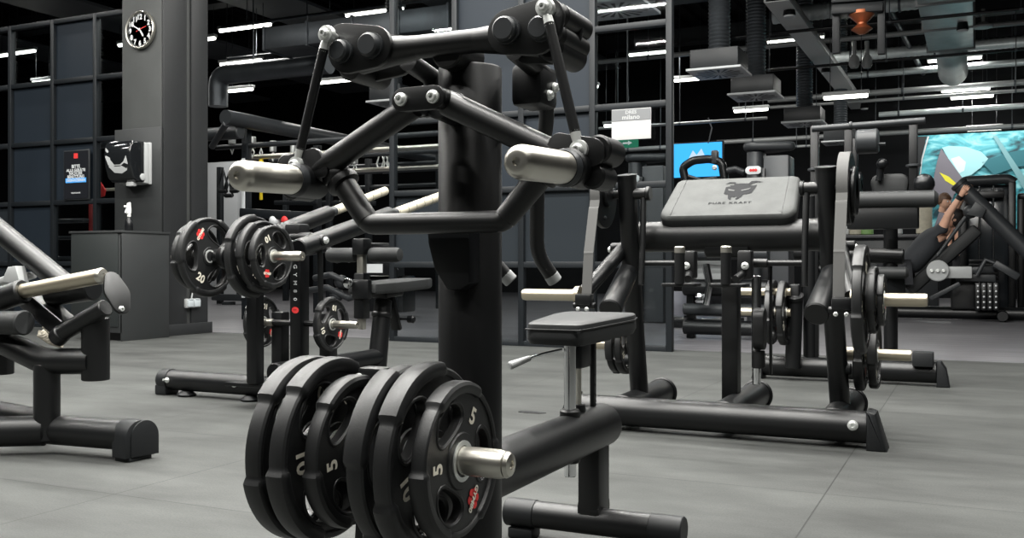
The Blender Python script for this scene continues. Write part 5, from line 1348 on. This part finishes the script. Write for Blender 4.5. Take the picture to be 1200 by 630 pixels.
# things on a counter under the mural
CT = thing('counter', 'long dark counter below the mural', 'counter', (at_y(1040, 300, 18.5).x, 18.5, 0))
a, c = at_y(975, 276, 18.5), at_y(1100, 276, 18.5); b = MB(); b.box(((a.x + c.x) / 2, 18.5, a.z / 2 - .05), (c.x - a.x, .6, a.z - .1), bev=.01); b.build('counter_body', GRY, CT)
b = MB(); b.box(((a.x + c.x) / 2, 18.48, a.z - .03), (c.x - a.x + .06, .68, .06), bev=.008); b.build('counter_top', mat('counter_top_dark', (.05, .05, .055), .4), CT)
for px, h_, m_, nm, lb in ((988, .2, PWH, 'jar', 'white jar on the counter below the mural'), (1003, .16, GRIP, 'cup', 'beige cup on the counter below the mural'), (1016, .22, mat('green_tub', (.2, .35, .12), .5), 'tub', 'green tub on the counter below the mural'), (1050, .14, PWH, 'bowl', 'low white bowl on the counter below the mural'), (1083, .75, GRIP, 'bottle', 'tall cream bottle on the counter by the mural edge')):
    q = at_y(px, 275, 18.4); r = .11 if h_ < .5 else .13
    tag(MB().lathe((q.x, 18.4, a.z), (0, 0, 1), [(r * .8, 0), (r, .02), (r, h_ * .65), (r * .6, h_ * .8), (r * .6, h_), (r * .45, h_), (r * .4, h_ * .6), (0, h_ * .5)], 20).build(nm, m_, loc=(q.x, 18.4, a.z)), lb, nm)
bt = at_y(1052, 171, 0.1)

p_ = at_y(253, 200, 16.5)
struct(MB().box((p_.x - .2, 16.8, 1.5), (1.2, .2, 3.0), bev=.01).build('trim_4', mat('pale_wall_panel', (.3, .31, .32), .6)))
# ================================================================== CEILING: lamps, diffusers, ducts, trays, pipes
LIGHTS = []
def lamp(p, q, label, dmax=20.0, zmax=5.05):
    (x0, y0), (x1, y1) = p, q
    pym = (y0 + y1) / 2; d = min(FPX * (zmax - CAMZ) / (YH - pym), dmax)
    c = at_d((x0 + x1) / 2, pym, d)
    a, b_ = at_y(x0, y0, c.y), at_y(x1, y1, c.y); L = b_.x - a.x
    t = thing('ceiling_lamp', label, 'lamp', (c.x, c.y, c.z), 'linear ceiling lamps')
    m = MB(); m.box((c.x, c.y, c.z + .07), (L + .04, .11, .06), bev=.01); m.build('lamp_housing', LGRY, t)
    m = MB(); m.lathe((c.x - L / 2, c.y, c.z + .02), (1, 0, 0), [(.02, 0), (.036, .01), (.036, L - .01), (.02, L)], 14); m.build('diffuser', LAMP, t)
    for s in (-.35, .35):
        m = MB(); m.cyl((c.x + s * L, c.y, c.z + .1), (c.x + s * L, c.y, 6.2), .006, n=6); m.build('suspension_wire', GRY, t)
    LIGHTS.append((c.x, c.y, c.z - .02, L, 1))
for p, q, lb in (((257, 36), (317, 31), 'ceiling lamp nearest the pillar, above the other'), ((405, 18), (472, 13), 'ceiling lamp directly above the steel rod end'),
                 ((258, 76), (306, 72), 'ceiling lamp just over the silver duct by the pillar'), ((370, 98), (411, 95), 'ceiling lamp behind the slanted link rod'),
                 ((737, 66), (781, 61), 'ceiling lamp crossing the glass partition end post'), ((790, 96), (826, 92), 'ceiling lamp beside the first square diffuser'),
                 ((899, 51), (965, 45), 'ceiling lamp under the grey cable tray'), ((965, 116), (1017, 113), 'lower ceiling lamp left of the silver duct'),
                 ((1087, 73), (1150, 68), 'ceiling lamp across the end of the big silver duct'), ((1103, 108), (1160, 104), 'upper lamp of the pair under the round duct'),
                 ((1114, 116), (1164, 113), 'lower lamp of the pair under the round duct'), ((1133, 153), (1174, 151), 'ceiling lamp above the teal mural'),
                 ((860, 131), (900, 129), 'faint ceiling lamp below the second diffuser'), ((693, 103), (701, 102), 'short lamp glimpsed through the partition'),
                 ((268, 108), (296, 105), 'small far ceiling lamp over the training rig'), ((708, 149), (724, 147), 'far lamp beside the hanging sign'), ((0, 66), (13, 65), 'added lamp behind the grid imitating a reflection at the picture edge'),
                 ((17, 63), (41, 61), 'added lamp behind the top glass cell of the grid imitating a reflection'), ((39, 98), (61, 95), 'lower added lamp behind the glass grid imitating a reflection'), ((139, 54), (150, 53), 'lamp end glowing behind the grid beside the clock'),  # lamps behind the glass cells are added in place of reflections
                 ((240, 47), (252, 46), 'bright lamp end peeking past the pillar edge')):
    lamp(p, q, lb, 15.0 if p == (965, 116) else 20.0)
# square swirl diffusers on flexible ducts
def diffuser(px, pyb, w, label, z=3.25, duct=True):
    c = at_z(px, pyb, z)
    t = thing('air_diffuser', label, 'air diffuser', (c.x, c.y, z), 'square air diffusers')
    m = MB(); m.box((c.x, c.y, z + .015), (w * 1.14, w * 1.14, .03), bev=.004); pt = m.build('face_plate', PWH, t)
    m = MB()
    for k in range(18):
        a = 2 * PI * k / 18; d = V((math.cos(a), math.sin(a), 0)); n_ = V((-d.y, d.x, 0)); o = V((c.x, c.y, z - .002))
        r1 = w * (.5 if k % 2 else .44)
        m.add([o + d * w * .14 + n_ * .006, o + d * w * .14 - n_ * .006, o + d * r1 - n_ * .022 + n_ * .0, o + d * r1 + n_ * .022], [[0, 1, 2, 3]])
    m.build('swirl_slots', PLA, pt)
    m = MB(); m.box((c.x, c.y, z + .03 + w * .2), (w, w, w * .4), bev=.006); m.build('plenum_box', GRY, t)
    if duct:
        pr = []; h = z + .03 + w * .4; k = 0
        while h < 6.13: pr += [(w * .21, h), (w * .235, h + .025), (w * .21, h + .05)]; h += .05
        pr.append((w * .25, 6.203)); m = MB(); m.lathe((c.x, c.y, 0), (0, 0, 1), pr, 20); m.build('flexible_duct', GALD, t)
for a in ((843, 86.5, .62, 'largest visible square diffuser on a ribbed duct, right of the partition'), (886, 114, .62, 'second square diffuser on a ribbed duct'), (943, 146, .62, 'third square diffuser behind the overhead bar'),
          (723, 12, .6, 'square diffuser cut by the frame top above the hanging sign'), (462, 122, .56, 'square diffuser behind the front machine pivot plate'), (985, 168, .6, 'lowest far diffuser behind the drum')):
    diffuser(*a)
# pipes and conduits running across the hall
def run(p, q, z, r, m_, name, label, cat, ribs=False, ext=0):
    a, b_ = at_z(*p, z), at_z(*q, z); y = (a.y + b_.y) / 2
    if y > 22:
        y = 22.0; a, b_ = at_y(*p, y), at_y(*q, y); z = (a.z + b_.z) / 2
    xa, xb = a.x, b_.x + ext
    t = thing(name, label, cat, (xa, y, z))
    m = MB()
    if ribs:
        pr = []; h = 0
        while h < xb - xa: pr += [(r * .94, h), (r, h + .05), (r * .94, h + .1)]; h += .1
        m.lathe((xa, y, z), (1, 0, 0), pr, 18)
    else: m.cyl((xa, y, z), (xb, y, z), r, n=14, bev=.002)
    m.build('pipe_run', m_, t)
    for f in (.12, .5, .88):
        x = xa + (xb - xa) * f
        m = MB(); m.cyl((x, y, z), (x, y, 6.29), .008, n=6); m.lathe((x - .02, y, z), (1, 0, 0), [(r * 1.02, 0), (r * 1.12, .0), (r * 1.12, .04), (r * 1.02, .04)], 14); m.build('hanger', GALD, t)
run((700, 72), (1200, 27), 4.6, .045, CABT, 'conduit', 'bright conduit crossing the whole ceiling over the diffusers', 'pipe', ext=1)
run((967, 68), (1200, 49), 4.9, .11, GALV, 'flexible_duct', 'crinkled silver duct passing behind the spot heads', 'duct', True, .5)
run((905, 18), (1076, 2), 5.0, .14, GALV, 'flexible_duct', 'crinkled silver duct at the frame top by the cable tray', 'duct', True)
run((990, 89), (1200, 73), 4.9, .07, GALV, 'pipe', 'pale pipe meeting the rectangular silver duct end', 'pipe', ext=.5)
run((900, 115), (1200, 99), 4.4, .06, CABT, 'pipe', 'pale pipe just above the paired lamps', 'pipe', ext=.5)
run((900, 124), (1200, 108), 4.2, .035, CABT, 'pipe', 'thin pipe between the paired lamps', 'pipe', ext=.5)
run((1030, 135), (1200, 123), 4.3, .055, GALV, 'pipe', 'pipe passing under the round duct end', 'pipe', ext=.5)
run((840, 167), (1200, 147), 3.55, .05, CABT, 'pipe', 'long pipe just above the mural', 'pipe', ext=.6)
run((700, 150), (900, 139), 3.6, .03, CABT, 'pipe', 'thin pipe behind the hanging sign', 'pipe')
run((690, 178), (785, 172), 3.3, .05, CABT, 'pipe', 'pipe behind the partition under the exit sign', 'pipe')
run((245, 27), (540, 2), 5.0, .03, GALD, 'black_track', 'dark track over the lamps beside the pillar', 'track')
run((245, 63), (600, 40), 4.6, .03, PLA, 'black_track', 'black track passing behind the rod end', 'track')
run((860, 42), (1200, 12), 4.3, .025, PLA, 'black_track', 'black track under the cable tray', 'track', ext=.5)
run((860, 85), (1200, 58), 4.2, .025, PLA, 'black_track', 'black track carrying the projector above the conduit', 'track', ext=.5)
run((930, 172), (960, 170), 3.3, .03, CABT, 'pipe', 'short pipe behind the overhead bar', 'pipe')
# round silver duct on the left with elbow
a, b_ = at_z(262, 88, 4.1), at_z(385, 74, 4.1); y = (a.y + b_.y) / 2
m = MB(); m.tube([(a.x - .1, y, 3.55), (a.x - .1, y, 4.1), (b_.x, y, 4.1)], .17, 20, fil=.22); 
for k in (.3, .8): m.cyl((a.x + (b_.x - a.x) * k, y, 4.1), (a.x + (b_.x - a.x) * k, y, 6.205), .012, n=8)
tag(m.build('round_duct', GALD, loc=(a.x, y, 4.1)), 'round silver duct with elbow just beyond the pillar', 'duct')
a, b_ = at_z(318, 48, 4.3), at_z(545, 28, 4.3); y = (a.y + b_.y) / 2
m = MB(); m.box(((a.x + b_.x) / 2, y, 4.3), (b_.x - a.x, .7, .34), bev=.01)
for k in range(5): m.box((a.x + (b_.x - a.x) * k / 4, y, 4.3), (.04, .74, .38), bev=.004)
tag(m.build('rectangular_duct', GALD, loc=(a.x, y, 4.3)), 'dark rectangular duct behind the front machine end bracket', 'duct')
# cable tray (ladder) running into depth
a, b_ = at_z(878, 2, 4.4), at_z(1036, 140, 4.4); x = (a.x + b_.x) / 2
CTY = thing('cable_tray', 'grey ladder cable tray running into depth above the lamps', 'cable tray', (x, a.y, 4.4))
for s in (-.16, .16):
    m = MB(); m.box((x + s, (a.y + b_.y) / 2, 4.42), (.03, b_.y - a.y, .11), bev=.003); m.build('side_rail', CABT, CTY)
m = MB(); m.box((x, (a.y + b_.y) / 2, 4.365), (.33, b_.y - a.y, .012), bev=0); m.build('tray_bottom', mat('lit_tray_underside', (.7, .71, .7), .5), CTY)  # underside colour lightened to stand for the light it catches
y = a.y; k = 0
while y < b_.y and k < 40:
    m = MB(); m.box((x, y, 4.44), (.32, .04, .03), bev=.003); m.build('rung', GRY, CTY); y += .5; k += 1
# big rectangular silver duct, then round outlet
a, b_ = at_z(1074, 0, 4.5), at_z(1140, 0, 4.5); e = at_z(1126, 57, 4.5)
BD = thing('rectangular_duct', 'big silver sheet metal duct with seams coming towards the camera above the mural', 'duct', (e.x, e.y, 4.5))
xl, xr = a.x, b_.x
m = MB(); m.box(((xl + xr) / 2, (7.5 + e.y) / 2, 4.75), (xr - xl, e.y - 7.5, .5), bev=.01); m.build('duct_body', GALV, BD)
for k in range(7):
    y = 8.5 + (e.y - 8.5) * k / 6; m = MB(); m.box(((xl + xr) / 2, y, 4.75), (xr - xl + .06, .05, .56), bev=.006); m.build('flange', CABT, BD)
for k in (9.5, e.y - .6):
    for q in (xl + .1, xr - .1): m = MB(); m.cyl((q, k, 4.98), (q, k, 6.205), .012, n=8); m.build('hanger', GALD, BD)
m = MB(); m.lathe(((xl + xr) / 2, e.y + .1, 4.62), (0, 1, -.12), [(.24, 0), (.26, .02), (.26, 1.7), (.2, 1.95), (0, 2.0)], 28); m.build('round_section', GALV, BD)
# projector frame with copper part, twin spot heads
PF = thing('projector_mount', 'hanging grey frame with a copper fitting at the frame top', 'projector mount', at_z(1006, 20, 4.3))
d_ = 13.0
def q_(px, py, dd=0): return at_y(px, py, d_ + dd)
for px in (980, 1033): 
    m = MB(); m.box(q_(px, 12), (.09, .09, 1.1), bev=.008); m.build('hanger_post', GRY, PF)
m = MB(); m.bar(q_(976, 14), q_(1036, 10), .3, .12, bev=.01); m.bar(q_(976, 2), q_(1036, -2), .3, .1, bev=.01); m.build('cross_frame', GRY, PF)
m = MB(); m.lathe(q_(1010, 40), (0, 0, 1), [(.04, 0), (.13, .06), (.06, .12), (.06, .14), (.16, .24), (.16, .28), (0, .28)], 20); m.build('copper_fitting', COP, PF)
for px, lb in ((1001, 'grey spot head hanging from the conduit, nearer the cable tray'), (1016, 'grey spot head hanging from the conduit, nearer the silver duct')):
    c = at_z(px, 48, 4.55); t = thing('spot_head', lb, 'spotlight', c)
    m = MB(); m.cyl(c, c + V((0, 0, -.3)), .035, n=14); m.build('stem', CABT, t)
    m = MB(); m.lathe(c + V((0, 0, -.3)), (0, 0, -1), [(.05, -.06), (.08, .0), (.09, .1), (.06, .16), (0, .17)], 20); m.build('lamp_head', LGRY, t)
for px, py, z, lb in ((925, 17, 4.3, 'small white spotlight beside the upper cable tray'), (968, 84, 4.3, 'small white spotlight under the middle of the cable tray'), (1013, 126, 4.2, 'small white spotlight near the far cable tray end'), (1128, 34, 4.4, 'small black and white spotlight below the silver duct')):
    c = at_z(px, py, z); t = thing('track_spot', lb, 'spotlight', c)
    m = MB(); m.cyl(c + V((0, 0, .3)), c + V((0, 0, .02)), .02, n=10); m.cyl(c + V((0, 0, .12)), c + V((0, 0, -.02)), .07, .09, n=18); m.build('spot_can', PLA, t)
    m = MB(); m.lathe(c + V((0, 0, -.05)), (0, 0, 1), [(0, 0), (.075, .01), (.085, .03), (0, .03)], 18); m.build('spot_lens', PWH, t)
c = at_z(1152, 33, 4.45); tag(MB().lathe(c, (0, 0, 1), [(0, 0), (.13, .005), (.15, .03), (.08, .08), (.03, .1), (.03, .3), (0, .3)], 24).build('ceiling_sensor', LGRY, loc=c), 'round white ceiling sensor on the conduit', 'sensor')
tag(MB().tube([at_z(1032, -10, 5.2), at_z(1058, 40, 5.0), at_z(1082, 86, 4.9)], .05, 12).build('sprinkler_pipe', GALD, loc=at_z(1058, 40, 5)), 'dark slanting pipe crossing behind the conduit near the spot heads', 'pipe')
for y, k in ((-1.6, .55), (1.0, 1.5), (3.2, 1.9), (5.4, 1.5), (7.8, .9), (10, .7)):  # unseen strip lights added out of frame, rows weighted for highlights
    for x, q in ((-11.5, .5), (-8.2, .8), (-5.2, 1), (-3.0, 1.1), (-1.0, 1.1), (1.2, .7)):
        if y > 8 and x > -2: continue
        LIGHTS.append((x, y, 5.0, 1.5, -k * q))
# ================================================================== CAMERA, LIGHT, VIEW
cam = bpy.data.cameras.new('camera'); co = bpy.data.objects.new('camera', cam); COL.objects.link(co)
cam.sensor_width = 36; cam.lens = FPX / 1200 * 36; cam.shift_y = -5 / 1200
cam.clip_end = 100
co.location = (0, 0, CAMZ); co.rotation_euler = (PI / 2, 0, math.atan2(SN, CS))
scene.camera = co
w = bpy.data.worlds.new('world'); scene.world = w; w.use_nodes = True
bg = w.node_tree.nodes['Background']; bg.inputs['Color'].default_value = (.8, .9, 1, 1); bg.inputs['Strength'].default_value = .02

def strip(x, y, z, L, power, wd=.12, along='x'):
    li = bpy.data.lights.new('area_strip', 'AREA'); li.shape = 'RECTANGLE'; li.size = L; li.size_y = wd; li.energy = power
    li.color = (1, .985, .94)
    o = bpy.data.objects.new('area_strip', li); COL.objects.link(o); o.location = (x, y, z)
    if along == 'y': o.rotation_euler = (0, 0, PI / 2)
    return o
for (x, y, z, L, vis) in LIGHTS: strip(x, y, z, L, (-vis * 80 if vis < 0 else 34 * L), .09)
vs_ = scene.view_settings
vs_.view_transform = 'Standard'; vs_.look = 'None'; vs_.gamma = 1; vs_.use_curve_mapping = False; vs_.exposure = .35
scene.cycles.use_denoising = True
scene.cycles.max_bounces = 6; scene.cycles.transparent_max_bounces = 12; scene.cycles.sample_clamp_indirect = 4

# bare area light added to brighten the mural
g = at_y(1150, 150, 18.6); wl = strip(g.x, 18.6, 3.75, 2.4, 45, .1); wl.rotation_euler = (math.radians(38), 0, 0)
